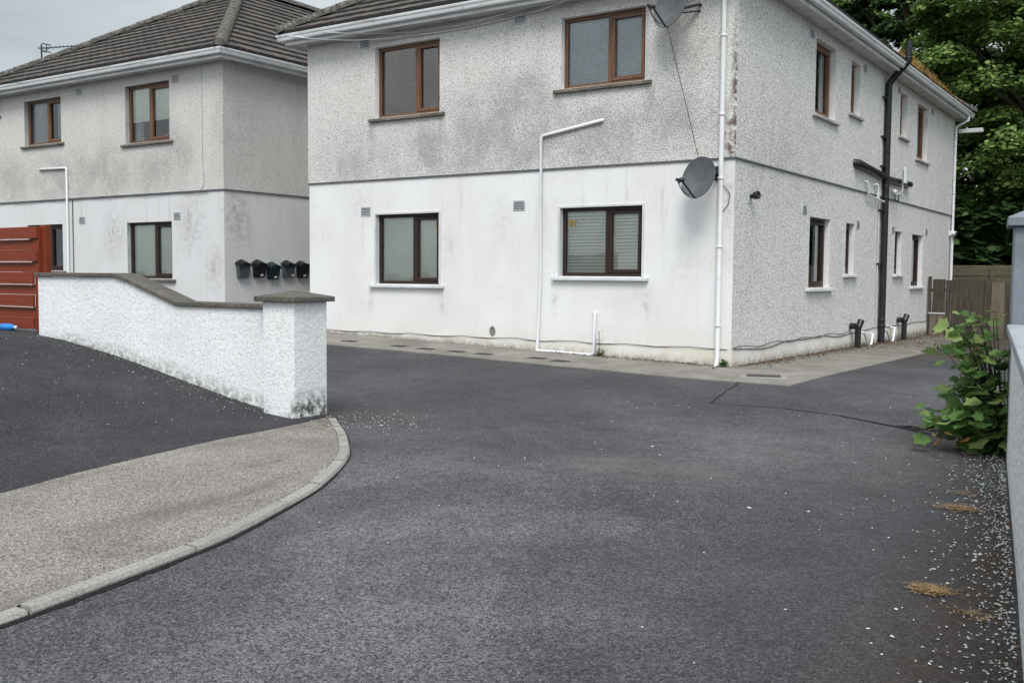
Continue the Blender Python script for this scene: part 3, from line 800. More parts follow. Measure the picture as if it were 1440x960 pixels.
# rainwater pipe on the front near the corner
def pipe(bld, pts, r, mat, name='downpipe', n=12, clips=(), P=None):
    mb = MB(); mb.tube(pts, r, n)
    for p in clips: mb.lathe([(r + .001, -.02), (r + .008, -.018), (r + .008, .018), (r + .001, .02)], p, n=n)
    return mb.build(name, mat, bld, fix=True)
x = -.185
pipe(B1, [(x, -.36, 5.60), (x, -.36, 5.52), (x, -.075, 5.36), (x, -.06, 5.25), (x, -.06, .16), (x, -.10, .03)], .036, M['pvc_clean'], clips=[(x, -.06, z) for z in (4.72, 3.62, 2.72, 1.75, .62)])
# overflow pipe: sloped arm, long drop, return along the ground
pipe(B1, [(-2.13, -.01, 3.70), (-2.14, -.04, 3.69), (-3.19, -.045, 3.535), (-3.225, -.045, 3.50), (-3.225, -.04, 1.2), (-3.27, -.04, .16), (-3.275, -.05, .115)], .026, M['pvc_clean'], 'overflow_pipe')
pipe(B1, [(-3.275, -.06, .12), (-2.27, -.06, .10), (-2.215, -.06, .13), (-2.21, -.055, .72), (-2.215, -.04, .75), (-2.25, -.01, .755)], .024, M['pvc_clean'], 'waste_pipe')
# soil stack with branches on the side
sx = .085
pipe(B1, [(sx, 8.1, -.12), (sx, 8.1, 5.28), (sx + .03, 8.1, 5.36), (.40, 8.1, 5.68), (.455, 8.1, 5.76), (.455, 8.1, 6.13)], .068, M['black'], 'soil_pipe', 14, [(sx, 8.1, .33), (sx, 8.1, .45), (sx, 8.1, 3.22), (sx, 8.1, 3.0), (.455, 8.1, 5.80)])
pipe(B1, [(.0, 5.93, 3.50), (.05, 5.95, 3.50), (.09, 6.02, 3.49), (.09, 6.6, 3.47), (.09, 8.1, 3.40)], [.07, .072, .078, .066, .062], M['black'], 'branch_pipe', 12)
pipe(B1, [(.09, 8.1, 3.38), (.09, 10.2, 3.42), (.06, 10.27, 3.43), (0, 10.28, 3.43)], .066, M['black'], 'branch_pipe', 12)
pipe(B1, [(.02, 7.86, -.1), (.02, 7.86, 5.4)], .012, M['vent'], 'conduit', 8)
for z in (5.0, 4.2, 3.6, 2.7, 1.6): 
    mb = MB(); mb.box(0, .085, 7.84, 8.06, z, z + .035); mb.build('pipe_bracket', M['black'], B1)
pipe(B1, [(0, 6.72, 3.21), (.06, 6.72, 3.21), (.07, 6.76, 3.19), (.07, 6.8, 2.98), (.07, 6.86, 2.95), (.07, 7.95, 2.90), (.07, 8.04, 2.90)], .022, M['pvc_clean'], 'waste_pipe', 10)
pipe(B1, [(0, 7.40, 3.20), (.07, 7.42, 3.21), (.08, 7.5, 3.19), (.08, 7.5, 2.94)], .022, M['pvc_clean'], 'waste_pipe', 10)
for a in ([(0, 6.45, .27), (.1, 6.5, .26), (.12, 6.62, .25), (.12, 7.08, -.09)], [(.05, 7.3, .20), (.12, 7.28, .19), (.12, 7.12, -.09)], [(0, 8.2, .26), (.1, 8.25, .25), (.12, 8.4, .22), (.12, 8.86, -.09)], [(.0, 9.1, .26), (.12, 9.08, .25), (.12, 8.92, -.09)]):
    pipe(B1, a, .024, M['pvc_clean'], 'waste_pipe', 10)
# far corner rainwater pipe
pipe(B1, [(.36, 15.35, 5.62), (.36, 15.35, 5.5), (.09, 15.35, 5.36), (.06, 15.35, 5.28), (.06, 15.35, -.1)], .034, M['pvc'], clips=[(.06, 15.35, z) for z in (5.1, 3.6, 2.5)])
def cable(bld, pts, r=.006, mat=None, name='cable'):
    mb = MB(); mb.tube(pts, r, 6); return mb.build(name, mat or M['black'], bld)
def sag(a, b, s, n=8):
    a, b = Vector(a), Vector(b); return [a.lerp(b, i / n) - Vector((0, 0, s * 4 * (i / n) * (1 - i / n))) for i in range(n + 1)]
cable(B1, sag((-8.45, -.44, 5.66), (-6.4, -.10, 5.43), .05) + sag((-6.2, -.05, 5.44), (-3.6, -.04, 5.47), .05)[1:] + sag((-3.5, -.04, 5.47), (-2.2, -.30, 5.60), .02)[1:], .009, M['pvc_clean'])
cable(B1, sag((-7.6, -.44, 5.62), (-5.6, -.06, 5.46), .03) + sag((-5.5, -.05, 5.46), (-2.6, -.28, 5.58), .04)[1:], .007, M['vent'])
cable(B1, sag((-1.40, -.03, 5.45), (-1.40, -.03, 4.3), 0), .005, M['vent'])
cb = []
for i in range(30):
    x = -8.2 + 8.15 * i / 29; cb.append((x, -.022, .285 + .012 * math.sin(i * 1.7) + rnd.uniform(-.006, .006)))
cable(B1, cb, .006, M['ventdark'])
cb = [(.02, .05 + 15.2 * i / 40, .285 + .010 * math.sin(i * 1.3) - .05 * max(0, math.sin(i * .55)) * (1 if i < 22 else .3)) for i in range(41)]
cable(B1, cb, .008, M['ventdark'])
cb = [(.024, .02 + 6.0 * i / 24, .295 + .02 * math.sin(i * 1.1)) for i in range(25)]
cable(B1, cb, .007, M['ventdark'])
cable(B1, sag((-.95, -.30, 4.90), (-.53, -.06, 3.02), -.01), .005)
cable(B1, [(-.30, -.03, 2.80), (-.25, -.03, 2.72), (-.12, -.02, 2.58), (-.06, -.02, 2.5), (-.08, -.02, 2.36), (-.2, -.02, 2.2)], .005)
# knocked hole with dirt
mb = MB(); mb.lathe([(.0, 0), (.05, 0), (.062, .006), (.058, .012), (.045, .012), (.04, .004)], (-4.18, -.001, .40), (0, -1, 0), 12, 0, 1.3); mb.build('wall_socket', M['apron'], B1)

# twin building
B2 = thing('apartment_building', 'two storey weathered apartment block with hipped tiled roof behind the red gate', 'building', (-10.804, 0, 0))
W2, D2 = 8.4, 15.4
H2 = dict(front=[(-7.05, -5.55, 4.32, 5.36), (-3.15, -1.655, 4.11, 5.34), (-7.05, -5.60, 1.36, 2.44), (-3.17, -1.645, 1.20, 2.41)], side=[])
F2 = shell(B2, W2, D2, H2, ([M['dash_b2'], M['dash_b2'], revealG], [M['render_b2'], revealG]), False)
Q = F2['front']; h2 = H2['front']
window(B2, Q, h2[0], -6.22, M['oak'], 'curtain', M['sill_old'], half=.2)
window(B2, Q, h2[1], -2.42, M['oak'], 'half', M['sill_old'], half=.62, label='upper window with half drawn white blind and flower pots')
window(B2, Q, h2[2], -6.22, M['dkoak'], None, M['sill_old'])
window(B2, Q, h2[3], -2.30, M['dkoak'], 'roller', M['sill_old'])
for (u, z, d) in ((-4.94, 5.40 - .09, .014), (-1.56, 5.265, .014), (-4.93, 2.425, 0), (-1.57, 2.435, 0)): vent(B2, Q, u, z, d=d)
eaves(B2, W2, D2); roof(B2, W2, D2)
pipe(B2, [(-6.42, -.01, 3.73), (-6.40, -.045, 3.73), (-5.36, -.045, 3.715), (-5.33, -.045, 3.68), (-5.33, -.045, .2)], .026, M['pvc_clean'], 'overflow_pipe')
pipe(B2, [(-5.17, -.015, 2.98), (-5.17, -.015, .2)], .012, M['ventdark'], 'conduit', 6)
cable(B2, [(-.62, -.025, 5.5), (-.60, -.03, 4.5), (-.61, -.03, 3.6), (-.56, -.03, 3.15), (-.66, -.03, 3.03)], .006, M['vent'])
cable(B2, [(-8.2 + i * .25, -.03, 2.985 + .012 * math.sin(i)) for i in range(32)], .007, M['ventdark'])
cable(B2, [(-8.08, -.04, 5.5), (-8.10, -.06, 5.3), (-8.14, -.08, 5.12), (-8.09, -.05, 5.05), (-8.04, -.03, 5.1)], .016, M['ventdark'])
for nm, (dx, colr, lab) in dict(a=(-2.86, 'w', 'white flower pot with a leafy plant inside the half blinded window'), b=(-2.02, 'b', 'pink flowers in a low pot at the right of the half blinded window')).items():
    t = thing('flower_pot', lab, 'flower pot', (-10.804 + dx, .26, 4.12), group='flower pots on the inner window sill')
    mb = MB(); mb.lathe([(0, 0), (.06, 0), (.08, .12), (.085, .14), (.072, .14), (.07, .12), (0, .12)], (0, 0, .0), n=14); mb.build('pot', M['terracotta'], t)
    mb = MB()
    for i in range(26):
        a = rnd.uniform(0, 6.28); r = rnd.uniform(.01, .10); z = .15 + rnd.uniform(0, .13); s = .03
        c = Vector((math.cos(a) * r, math.sin(a) * r * .7, z)); u = Vector((rnd.gauss(0, 1), rnd.gauss(0, 1), rnd.gauss(0, .6))).normalized() * s; v = u.cross(Vector((rnd.gauss(0, 1), rnd.gauss(0, 1), 1))).normalized() * s * .6
        mb.add([c - u, c - v, c + u, c + v], [(0, 1, 2, 3)])
    mb.build('plant', M['weed'] if colr == 'w' else plain('pink_petal', (.5, .22, .22), .8, .3, 40), t, fix=False)

# ------------------------------------------------------------------ things on the walls
def dish(loc, label, mount):
    t = thing('satellite_dish', label, 'satellite dish', loc, group='grey satellite dishes on the front wall')
    nrm = Vector((-.27, -.93, .24)).normalized()
    mb = MB(); rr = .285; prof = []
    for i in range(13):
        r = rr * i / 12; prof.append((r, .06 * (r / rr) ** 2 - .06))
    back = [(r, z - .006) for r, z in prof[::-1]]
    mb.lathe(prof + [(rr + .008, .004), (rr + .009, -.008)] + back, (0, 0, 0), nrm, 40, 0, 1.04)
    mb.build('reflector', M['dish'], t, fix=True)
    up = Vector((0, 0, 1)); up = (up - nrm * up.dot(nrm)).normalized(); sd = nrm.cross(up)
    b = -up * .29; e = nrm * .36 - up * .15
    a = MB(); a.tube([b - nrm * .03, b + nrm * .02, e - nrm * .05], .014, 8); a.build('feed_arm', M['darkmetal'], t)
    l = MB(); d = (-e * .6 - up * .02).normalized(); l.tube([e - d * .07, e + d * .02, e + d * .021, e + d * .06], [.022, .022, .034, .034], 12)
    l.tube([e, e - up * .03, e - up * .05], .018, 8); l.build('feed_horn', M['black'], t)
    c = MB(); c.tube(sag(e - d * .06, b + nrm * .1, .07), .005, 6); c.tube(sag(e - d * .03, b + nrm * .16, .05), .004, 6); c.build('cable', M['black'], t)
    k = MB(); w = Vector(mount) - Vector(loc)
    bk = -nrm * .09
    k.lathe([(0, -.07), (.07, -.07), (.06, -.10), (.0, -.10)], (0, 0, 0), nrm, 12)
    k.tube([bk, bk + Vector((.10, .02, 0)), Vector((w.x, w.y - .06, w.z)), Vector((w.x, w.y - .01, w.z))], .02, 8)
    k.box(w.x - .035, w.x + .035, w.y - .012, w.y - .002, w.z - .10, w.z + .10)
    k.tube([bk + Vector((.05, 0, -.06)), Vector((w.x, w.y - .02, w.z - .08))], .011, 6)
    k.build('wall_bracket', M['darkmetal'], t)
    return t
dish((-.87, -.40, 5.135), 'upper grey satellite dish beside the top right window, trailing a thin cable', (-.56, 0, 5.20))
dish((-.385, -.40, 2.715), 'lower grey satellite dish at the storey line beside the white downpipe', (-.26, 0, 2.80))

def letterbox(y, z, mat, label, sticker=0, w=.335):
    t = thing('letterbox', label, 'letterbox', (-10.804, y, z), group='letterboxes in a row on the gap wall')
    mb = MB(); a, b = w / 2 * .92, w / 2 * .74
    mb.hexa([(.004, -b, 0), (.09, -b, 0), (.09, b, 0), (.004, b, 0), (.004, -a, .25), (.125, -a, .25), (.125, a, .25), (.004, a, .25)])
    mb.build('body', mat, t, bevel=.01, seg=2)
    l = MB(); pro = []
    n = 18
    for i in range(n + 1):
        u = -1 + 2 * i / n
        pro.append((u * w / 2, .275 + .075 * max(0, math.cos(u * math.pi * .5)) ** 1.0 + .012 * (abs(u) > .93)))
    lo = [(p[0], p[1] - .035) for p in pro[::-1]]
    l.prism([pro[0]] + pro[1:] + lo, lambda yy, zz: (.002, yy, zz + .03), lambda yy, zz: (.16, yy, zz - .03))
    l.box(.004, .122, -w / 2 * .9, w / 2 * .9, .245, .30)
    l.build('lid', M['boxblack'] if mat is not M['boxgreen'] else mat, t)
    s = MB(); s.box(.126, .129, -w * .28, w * .28, .215, .23); s.build('slot', M['boxblack'], t)
    if sticker:
        s = MB(); q = .04 if sticker == 1 else .10
        s.hexa([(.098, q - .05, .03), (.098, q + .03, .03), (.098, q + .03, .031), (.098, q - .05, .031), (.102, q - .05, .07), (.106, q + .03, .07), (.103, q + .03, .071), (.103, q - .05, .071)])
        s.build('sticker', M['sticker'], t)
letterbox(.43, 1.235, M['boxgrey'], 'grey letterbox nearest the wall corner, first of the row')
letterbox(.865, 1.24, M['boxblack'], 'black letterbox between the first grey one and the green one', 1)
letterbox(1.25, 1.20, M['boxgreen'], 'dark green letterbox hung a little lower than the others', 1)
letterbox(1.68, 1.24, M['boxgrey'], 'grey letterbox with a pale sticker, right of the green one', 2)
letterbox(2.10, 1.235, M['boxblack'], 'black letterbox, right of the second grey one', 1)
letterbox(2.50, 1.235, M['boxblack'], 'black letterbox at the end of the row, mostly hidden by the corner')

# wall light near the corner on the side wall
t = thing('wall_lamp', 'small dark bulkhead lamp on the pebbledash near the building corner', 'wall lamp', (0, .58, 2.50))
mb = MB(); mb.box(0, .012, -.05, .07, -.10, .10); mb.build('back_plate', M['vent'], t, bevel=.004)
mb = MB(); mb.lathe([(.0, .0), (.03, 0), (.035, .05), (.055, .06), (.062, .13), (.055, .14), (.05, .13), (0, .10)], (.01, .02, 0), (1, -.1, .15), 16); mb.build('lamp_head', M['black'], t)
# wireless antenna cluster right of the stack
t = thing('wireless_antenna', 'white panel antenna on a bent grey arm beside the black soil pipe', 'antenna', (0, 8.95, 3.12))
mb = MB(); mb.tube([(.0, 0, 0), (.14, 0, -.01), (.22, .02, .06), (.22, .02, .52)], .02, 8); mb.box(0, .015, -.08, .08, -.08, .08); mb.build('arm', M['vent'], t)
mb = MB(); mb.box(.245, .29, -.06, .13, .22, .56); mb.build('panel', M['pvc_clean'], t, bevel=.01)
mb = MB(); mb.tube([(.1, -.14, .04), (.1, -.14, -.10), (.12, -.05, -.16), (.14, .05, -.12), (.12, .06, .02)], .011, 6); mb.build('cable', M['black'], t)
mb = MB(); mb.tube([(.06, -.12, .06), (.14, -.16, .02)], [.05, .04], 10); mb.tube([(.06, .28, .02), (.16, .24, .0)], [.035, .045], 10); mb.build('junction_box', M['pvc_clean'], t)
# black gully hoppers
for (y, lab) in ((6.1, 'black drain pipe stub left of the tall soil pipe'), (9.85, 'black drain pipe stub right of the tall soil pipe')):
    t = thing('drain_pipe', lab, 'drain pipe', (.14, y, -.1), group='short black drain stubs')
    mb = MB(); mb.tube([(0, 0, 0), (0, 0, .50)], .058, 14); mb.tube([(0, 0, .44), (.02, .07, .56), (.03, .10, .60)], [.058, .062, .066], 12)
    mb.build('stub', M['black'], t)
    mb = MB(); mb.tube([(-.02, 0, .48), (-.04, -.09, .50)], .05, 12); mb.tube([(-.12, -.10, .50), (-.02, -.10, .50)], [.06, .06], 12); mb.build('inlet', M['black'], t)
# floodlight on the far corner
t = thing('floodlight', 'pale box lamp on an arm at the far roof corner', 'lamp', (.10, 15.5, 5.22))
mb = MB(); mb.box(.0, .60, -.07, .07, -.04, .07); mb.build('housing', M['grey_lamp'], t, bevel=.012)
mb = MB(); mb.tube([(-.12, 0, 0), (.05, 0, .0)], .03, 8); mb.tube([(.2, 0, .07), (.2, 0, .12)], .02, 8); mb.build('arm', M['vent'], t)
# cctv and conduit at the far corner
t = thing('security_camera', 'small white security camera low on the far building corner', 'camera', (.05, 15.28, 2.53))
mb = MB(); mb.tube([(0, -.04, .0), (.06, -.04, 0), (.13, -.07, -.01)], [.06, .06, .055], 12); mb.box(-.05, .02, -.08, .04, -.06, .06); mb.build('housing', M['pvc_clean'], t)
mb = MB(); mb.tube([(.13, -.07, -.01), (.16, -.08, -.013)], .045, 12); mb.build('lens', M['black'], t)
mb = MB(); mb.tube([(.0, -.02, -.05), (.0, -.03, -.5), (.01, -.04, -2.5)], .014, 8); mb.build('conduit', M['vent'], t)

# tv aerial on the twin roof
t = thing('tv_aerial', 'thin television aerial on the left roof hip against the sky', 'aerial', (-18.9, 1.1, 6.05))
mb = MB(); mb.tube([(0, 0, 0), (0, 0, 1.0)], .02, 8); mb.build('mast', M['darkmetal'], t)
for (z, L_, rt, nm) in ((.90, 1.35, .12, 9), (.50, .62, .35, 5)):
    mb = MB(); d = Vector((math.cos(rt), math.sin(rt) * .5, -.06)); mb.tube([d * -.12 + Vector((0, 0, z)), d * L_ + Vector((0, 0, z))], .011, 6)
    pd = Vector((-d.y, d.x, 0)).normalized()
    for i in range(nm):
        c = d * (L_ * (i + .3) / nm) + Vector((0, 0, z)); e = .22 - .012 * i if i else .26
        mb.tube([c - pd * e * .6, c + pd * e * .6], .006, 5)
    if L_ > 1:
        for s in (-1, 1):
            c = d * .2 + Vector((0, 0, z)); mb.tube([c + Vector((0, 0, .09 * s)) - pd * .12, c + Vector((0, 0, .09 * s)) + pd * .12], .014, 6); mb.tube([c, c + Vector((0, 0, .1 * s))], .010, 5)
        mb.tube([Vector((0, 0, z)), Vector((.12, 0, z - .12)), d * .3 + Vector((0, 0, z))], .008, 5)
    mb.build('antenna_boom', M['darkmetal'], t)

# ------------------------------------------------------------------ low wall, pillar, gate
t = thing('garden_wall', 'white roughcast low wall stepping down beside the driveway with grey coping', 'wall', (0, 0, 0))
TOP = [(-5.30, 1.265), (-3.90, 1.272), (-3.67, 1.225), (-2.87, .992), (-1.54, .990)]
mb = MB(); mb.prism([(-5.30, -.2)] + TOP + [(-1.54, -.2)], lambda x, z: (x, -7.3, z), lambda x, z: (x, -7.1, z)); mb.build('wall', M['roughcast'], t)
mb = MB(); cuts = [-5.33, -4.55, -3.90, -3.67, -3.28, -2.87, -2.2, -1.55]
def tz(x):
    for (a, za), (b, zb) in zip(TOP, TOP[1:]):
        if x <= b: return za + (zb - za) * (x - a) / (b - a)
    return TOP[-1][1]
for a, b in zip(cuts, cuts[1:]):
    za, zb = tz(max(a, -5.3)) + .001, tz(b) + .001; a += .003; b -= .003
    j = rnd.uniform(-.002, .002)
    mb.hexa([(a, -7.335, za + j), (b, -7.335, zb + j), (b, -7.065, zb + j), (a, -7.065, za + j), (a, -7.335, za + .042 + j), (b, -7.335, zb + .042 + j), (b, -7.065, zb + .042 + j), (a, -7.065, za + .042 + j)])
mb.build('coping', M['coping'], t, bevel=.006)
t = thing('gate_pillar', 'square white roughcast pillar with grey cap at the kerb', 'pillar', (0, 0, 0))
mb = MB(); mb.box(-1.54, -1.142, -7.412, -6.995, -.15, 1.068); mb.build('shaft', M['roughcast'], t, bevel=.012, seg=2)
mb = MB(); a, b, c, d = -1.595, -1.087, -7.468, -6.94
mb.add([(a, c, 1.066), (b, c, 1.066), (b, d, 1.066), (a, d, 1.066), (a, c, 1.112), (b, c, 1.112), (b, d, 1.112), (a, d, 1.112), ((a + b) / 2, (c + d) / 2, 1.168)],
       [(3, 2, 1, 0), (0, 1, 5, 4), (1, 2, 6, 5), (2, 3, 7, 6), (3, 0, 4, 7), (4, 5, 8), (5, 6, 8), (6, 7, 8), (7, 4, 8)])
mb.build('cap', M['coping'], t, bevel=.006)
# red gate
t = thing('driveway_gate', 'tall red painted timber gate of overlapping horizontal boards', 'gate', (-5.64, -7.02, .6))
mb = MB(); mb.box(-.15, -.055, .045, .13, -.02, 1.265); mb.build('post', M['redpost'], t, bevel=.005)
for a in (-.19, -4.2): mb = MB(); mb.box(a, a + .085, .0, .05, .0, 1.24); mb.build('stile', M['redpost'], t, bevel=.004)
z = 1.245
for i in range(5):
    mb = MB(); e = -.105 if i < 2 else -.19
    mb.box(-4.2, e, -.03, .0, z - .135, z); mb.build('board', M['redwood'], t, bevel=.004)
    if i < 4:
        mb = MB(); mb.box(-4.2, -.19, .01, .03, z - .262, z - .136); mb.build('board', M['redwood'], t, bevel=.003)
        mb = MB(); mb.box(-4.2, -.20 - .06 * (i == 0), -.028, .008, z - .151, z - .137); mb.build('batten', M['pinkline'], t)
    z -= .265
# blue bottle under the gate
t = thing('plastic_bottle', 'blue plastic bottle lying under the red gate', 'bottle', (-6.18, -7.16, .625))
mb = MB(); mb.lathe([(0, -.12), (.035, -.12), (.042, -.10), (.042, .05), (.035, .08), (.015, .10), (.015, .13), (0, .13)], (0, 0, .04), (1, .1, 0), 14); mb.build('body', M['blue'], t)
mb = MB(); mb.lathe([(0, .125), (.02, .125), (.02, .155), (0, .155)], (0, 0, .04), (1, .1, 0), 12); mb.build('bottle_cap', M['pvc_clean'], t)

# ------------------------------------------------------------------ right boundary wall, pier, fence
t = thing('boundary_wall', 'white pebbledashed boundary wall with smooth grey coping at the right edge', 'wall')
A = Vector((4.375, -5.62, 0)); Bv = Vector((5.62, -13.8, 0)); dv = (Bv - A).normalized(); nv = Vector((-dv.y, dv.x, 0)); nv = nv if nv.x > 0 else -nv
def wl(s, n, z): p = A + dv * s + nv * n; return (p.x, p.y, z)
Lw = (Bv - A).length
def hx(fn0, s0, s1, n0, n1, z0, z1): return [fn0(s0, n0, z0), fn0(s1, n0, z0), fn0(s1, n1, z0), fn0(s0, n1, z0), fn0(s0, n0, z1), fn0(s1, n0, z1), fn0(s1, n1, z1), fn0(s0, n1, z1)]
mb = MB(); mb.hexa(hx(wl, 0, Lw, 0, .22, -.35, .925)); mb.build('wall', M['roughcast_right'], t, bevel=.006)
mb = MB(); mb.hexa(hx(wl, -.02, Lw, -.03, .25, .926, .985)); mb.build('coping', M['greycope'], t, bevel=.012, seg=2)
t = thing('grey_pier', 'blue grey painted pier with sloping cap standing at the wall end', 'pier')
mb = MB(); mb.hexa(hx(wl, -.50, -.03, -.005, .48, -.2, 1.70)); mb.build('shaft', M['greysteel'], t, bevel=.01)
mb = MB(); q0 = hx(wl, -.55, .02, -.05, .53, 1.70, 1.765); c_ = wl(-.265, .24, 1.90)
mb.add(q0 + [c_], [(3, 2, 1, 0), (0, 1, 5, 4), (1, 2, 6, 5), (2, 3, 7, 6), (3, 0, 4, 7), (4, 5, 8), (5, 6, 8), (6, 7, 8), (7, 4, 8)]); mb.build('cap', M['greysteel'], t, bevel=.006)

t = thing('wooden_fence', 'weathered brown board fence closing the passage behind the building', 'fence', (0, 12.8, -.1))
x = .03
i = 0
while x < 3.6:
    w = rnd.uniform(.12, .17); top = 1.40 + rnd.uniform(-.015, .02) - (.06 if x > 1.36 else 0)
    yy = -.02 if (1.36 < x < 1.85) else rnd.uniform(0, .012)
    if i == 0: top = 1.47; w = .09; yy = -.06
    mb = MB(); tl = rnd.uniform(-.006, .006)
    mb.hexa([(x, yy, -.05), (x + w - .006, yy, -.05), (x + w - .006, yy + .022, -.05), (x, yy + .022, -.05), (x + tl, yy, top), (x + w - .006 + tl, yy, top + rnd.uniform(-.01, .01)), (x + w - .006 + tl, yy + .022, top), (x + tl, yy + .022, top)])
    mb.build('board', M['palefence'] if 1.36 < x < 1.62 else M['fence'], t, bevel=.003)
    x += w; i += 1
mb = MB(); mb.box(0, 3.6, .035, .08, .25, .33); mb.box(0, 3.6, .035, .08, 1.1, 1.18); mb.build('rail', M['fence'], t)
t = thing('timber_box', 'small pale timber box leaning low on the fence by the corner', 'panel', (.06, 12.70, -.1))
mb = MB(); mb.box(.02, .18, 0, .03, 0, .55); mb.box(.19, .36, 0, .03, 0, .54); mb.build('board', M['palefence'], t, bevel=.004)
mb = MB(); mb.box(0, .38, -.02, .05, .56, .59); mb.build('ledge', M['vent'], t)
t = thing('retaining_wall', 'mossy timber sleeper wall beyond the fence under the trees', 'wall', (0, 16.2, -.1))
mb = MB()
for k in range(6): mb.box(-.4, 9, rnd.uniform(-.01, .01), .2, .3 * k, .3 * k + .29)
mb.build('sleeper_courses', M['sleeper'], t, bevel=.01)
mb = MB()
for px in (.9, 2.9, 4.9): mb.box(px, px + .1, -.06, -.012, 0, 1.72)
mb.build('post', M['sleeper'], t)

# ------------------------------------------------------------------ covers in the path
for i, (x, y, lab) in enumerate(((-6.45, -1.02, 'farthest small dark drain cover in the concrete path'), (-5.30, -1.07, 'small dark drain cover below the plain blinded window'), (-4.71, -1.12, 'small dark drain cover right of the one below the blinded window'),
        (-4.11, -1.10, 'small dark drain cover left of the wall socket'), (-3.58, -1.10, 'small dark drain cover right of the wall socket'), (-2.66, -1.0, 'small dark drain cover at the foot of the overflow pipe'), (-2.2, -1.1, 'small dark drain cover under the short waste pipe'))):
    t = thing('drain_cover', lab, 'drain cover', (x, y, h(x, y) + .01), (0, 0, rnd.uniform(-.1, .1)), 'small drain covers along the concrete path')
    mb = MB(); mb.box(-.16, .16, -.13, .13, -.03, .006); mb.build('frame', M['apron'], t, bevel=.004)
    mb = MB(); mb.box(-.125, .125, -.095, .095, .0055, .012)
    for k in range(6): mb.box(-.11 + k * .038, -.095 + k * .038, -.08, .08, .0115, .016)
    mb.build('grating', M['iron'], t)
t = thing('manhole_cover', 'rectangular iron manhole cover in the path at the building corner', 'manhole cover', (.80, -.86, .012), (0, 0, .35))
mb = MB(); mb.box(-.30, .30, -.24, .24, -.03, .006); mb.build('frame', M['kerb'], t, bevel=.006)
mb = MB(); mb.box(-.22, .22, -.15, .15, .0, .012); mb.build('lid', M['iron'], t, bevel=.003)

# ------------------------------------------------------------------ loose stuff
def chips(name, pts, mat, s0, s1, flat=.6):
    mb = MB()
    for (x, y, z) in pts:
        s = rnd.uniform(s0, s1) * (1.7 if rnd.random() < .06 else 1); a = rnd.uniform(0, 6.28)
        ca, sa = math.cos(a), math.sin(a)
        o = [(1, 0, 0), (.2, 1, .1), (-1, .1, 0), (-.1, -.9, 0), (.1, .1, 1), (0, 0, -.5)]
        vs = []
        for (u, v, w) in o:
            u *= s * rnd.uniform(.7, 1.3); v *= s * rnd.uniform(.5, .9); w *= s * flat * rnd.uniform(.6, 1.2)
            vs.append((x + u * ca - v * sa, y + u * sa + v * ca, z + w))
        mb.add(vs, [(0, 1, 4), (1, 2, 4), (2, 3, 4), (3, 0, 4), (1, 0, 5), (2, 1, 5), (3, 2, 5), (0, 3, 5)])
    return tag(mb.build(name, mat, fix=False), kind='stuff')
P_ = []
for i in range(1500):                                 # beside the right wall
    s = rnd.uniform(-.2, 5.5); d = rnd.expovariate(10.5) * (1 if rnd.random() < .88 else 3.0)
    p = A + dv * s - nv * (d + .015)
    if d < 1.6: P_.append((p.x, p.y, h(p.x, p.y) + .004))
for i in range(75):
    x, y = rnd.uniform(.5, 4.6), rnd.uniform(-10, -2); P_.append((x, y, h(x, y) + .003))
chips('white_gravel', P_, M['stone'], .003, .009)
P_ = []
for i in range(170):                                  # round the pillar foot and the kerb bend
    x, y = rnd.gauss(-.72, .38), rnd.gauss(-6.95, .33)
    if (x > -1.12 or y > -6.98) and x > -1.6: P_.append((x, y, h(x, y) + (.02 if y < -7.0 - (x + 1) else .004)))
for i in range(150):
    x = rnd.uniform(-5.2, -1.5); y = -7.32 - rnd.expovariate(6); P_.append((x, y, ramp(x) + .015))
for i in range(60):
    x = rnd.uniform(-6, -1.2); y = rnd.uniform(-9, -7.4); P_.append((x, y, ramp(x) + .015 - .035 * max(0, -y - 8.5)))
chips('fallen_roughcast', P_, M['stone'], .003, .008)
P_ = []
for i in range(1500):
    y = rnd.uniform(.2, 12.7); x = .03 + rnd.expovariate(9 - 6 * sm(4, 10, y)); 
    if x < 1.6: P_.append((x, y, fz(x, y) + .008))
for i in range(180):
    x = rnd.uniform(-3, 0); y = -.03 - rnd.expovariate(18); P_.append((x, y, fz(x, y) + .006))
for i in range(1000):
    q = A + dv * rnd.uniform(-.2, 6) - nv * (rnd.expovariate(13) + .01); P_.append((q.x, q.y, h(q.x, q.y) + .004))
chips('leaf_litter', P_[:-1000], M['litter'], .010, .028, .35)
chips('crumbled_litter', P_[-1000:], M['litter'], .003, .010, .5)
P_ = []
for i in range(500):
    y = rnd.uniform(7, 12.6); x = rnd.uniform(.1, 1.5); P_.append((x, y, fz(x, y) + .008))
chips('pale_pebbles', P_, M['apron'], .01, .022)
# straw clumps
for (x, y, n, sp, lab) in ((4.42, -7.6, 260, .06, 'tuft of dry straw on the tarmac halfway along the right wall'), (4.35, -7.15, 50, .05, 'smallest tuft of dry straw, farthest along the right wall'), (4.58, -9.22, 340, .045, 'largest tuft of dry straw on the tarmac nearest the camera'), (4.80, -9.45, 60, .05, 'thin tuft of dry straw close to the foot of the right wall')):
    mb = MB()
    for i in range(n):
        a = rnd.gauss(.35, 1.0); l = rnd.uniform(.015, .055); c = Vector((rnd.gauss(0, sp), rnd.gauss(0, sp * .7), rnd.uniform(.003, .014)))
        d = Vector((math.cos(a), math.sin(a), rnd.uniform(-.03, .06))) * l; w = Vector((-d.y, d.x, 0)).normalized() * .0022
        mb.add([c - d * .5 - w, c - d * .5 + w, c + d * .5 + w * .4, c + d * .5 - w * .4], [(0, 1, 2, 3)])
    o = mb.build('straw_clump', M['straw'], fix=False); o.location = (x, y, h(x, y) + .004)
    tag(o, lab, 'straw', 'tufts of dry straw by the right wall')

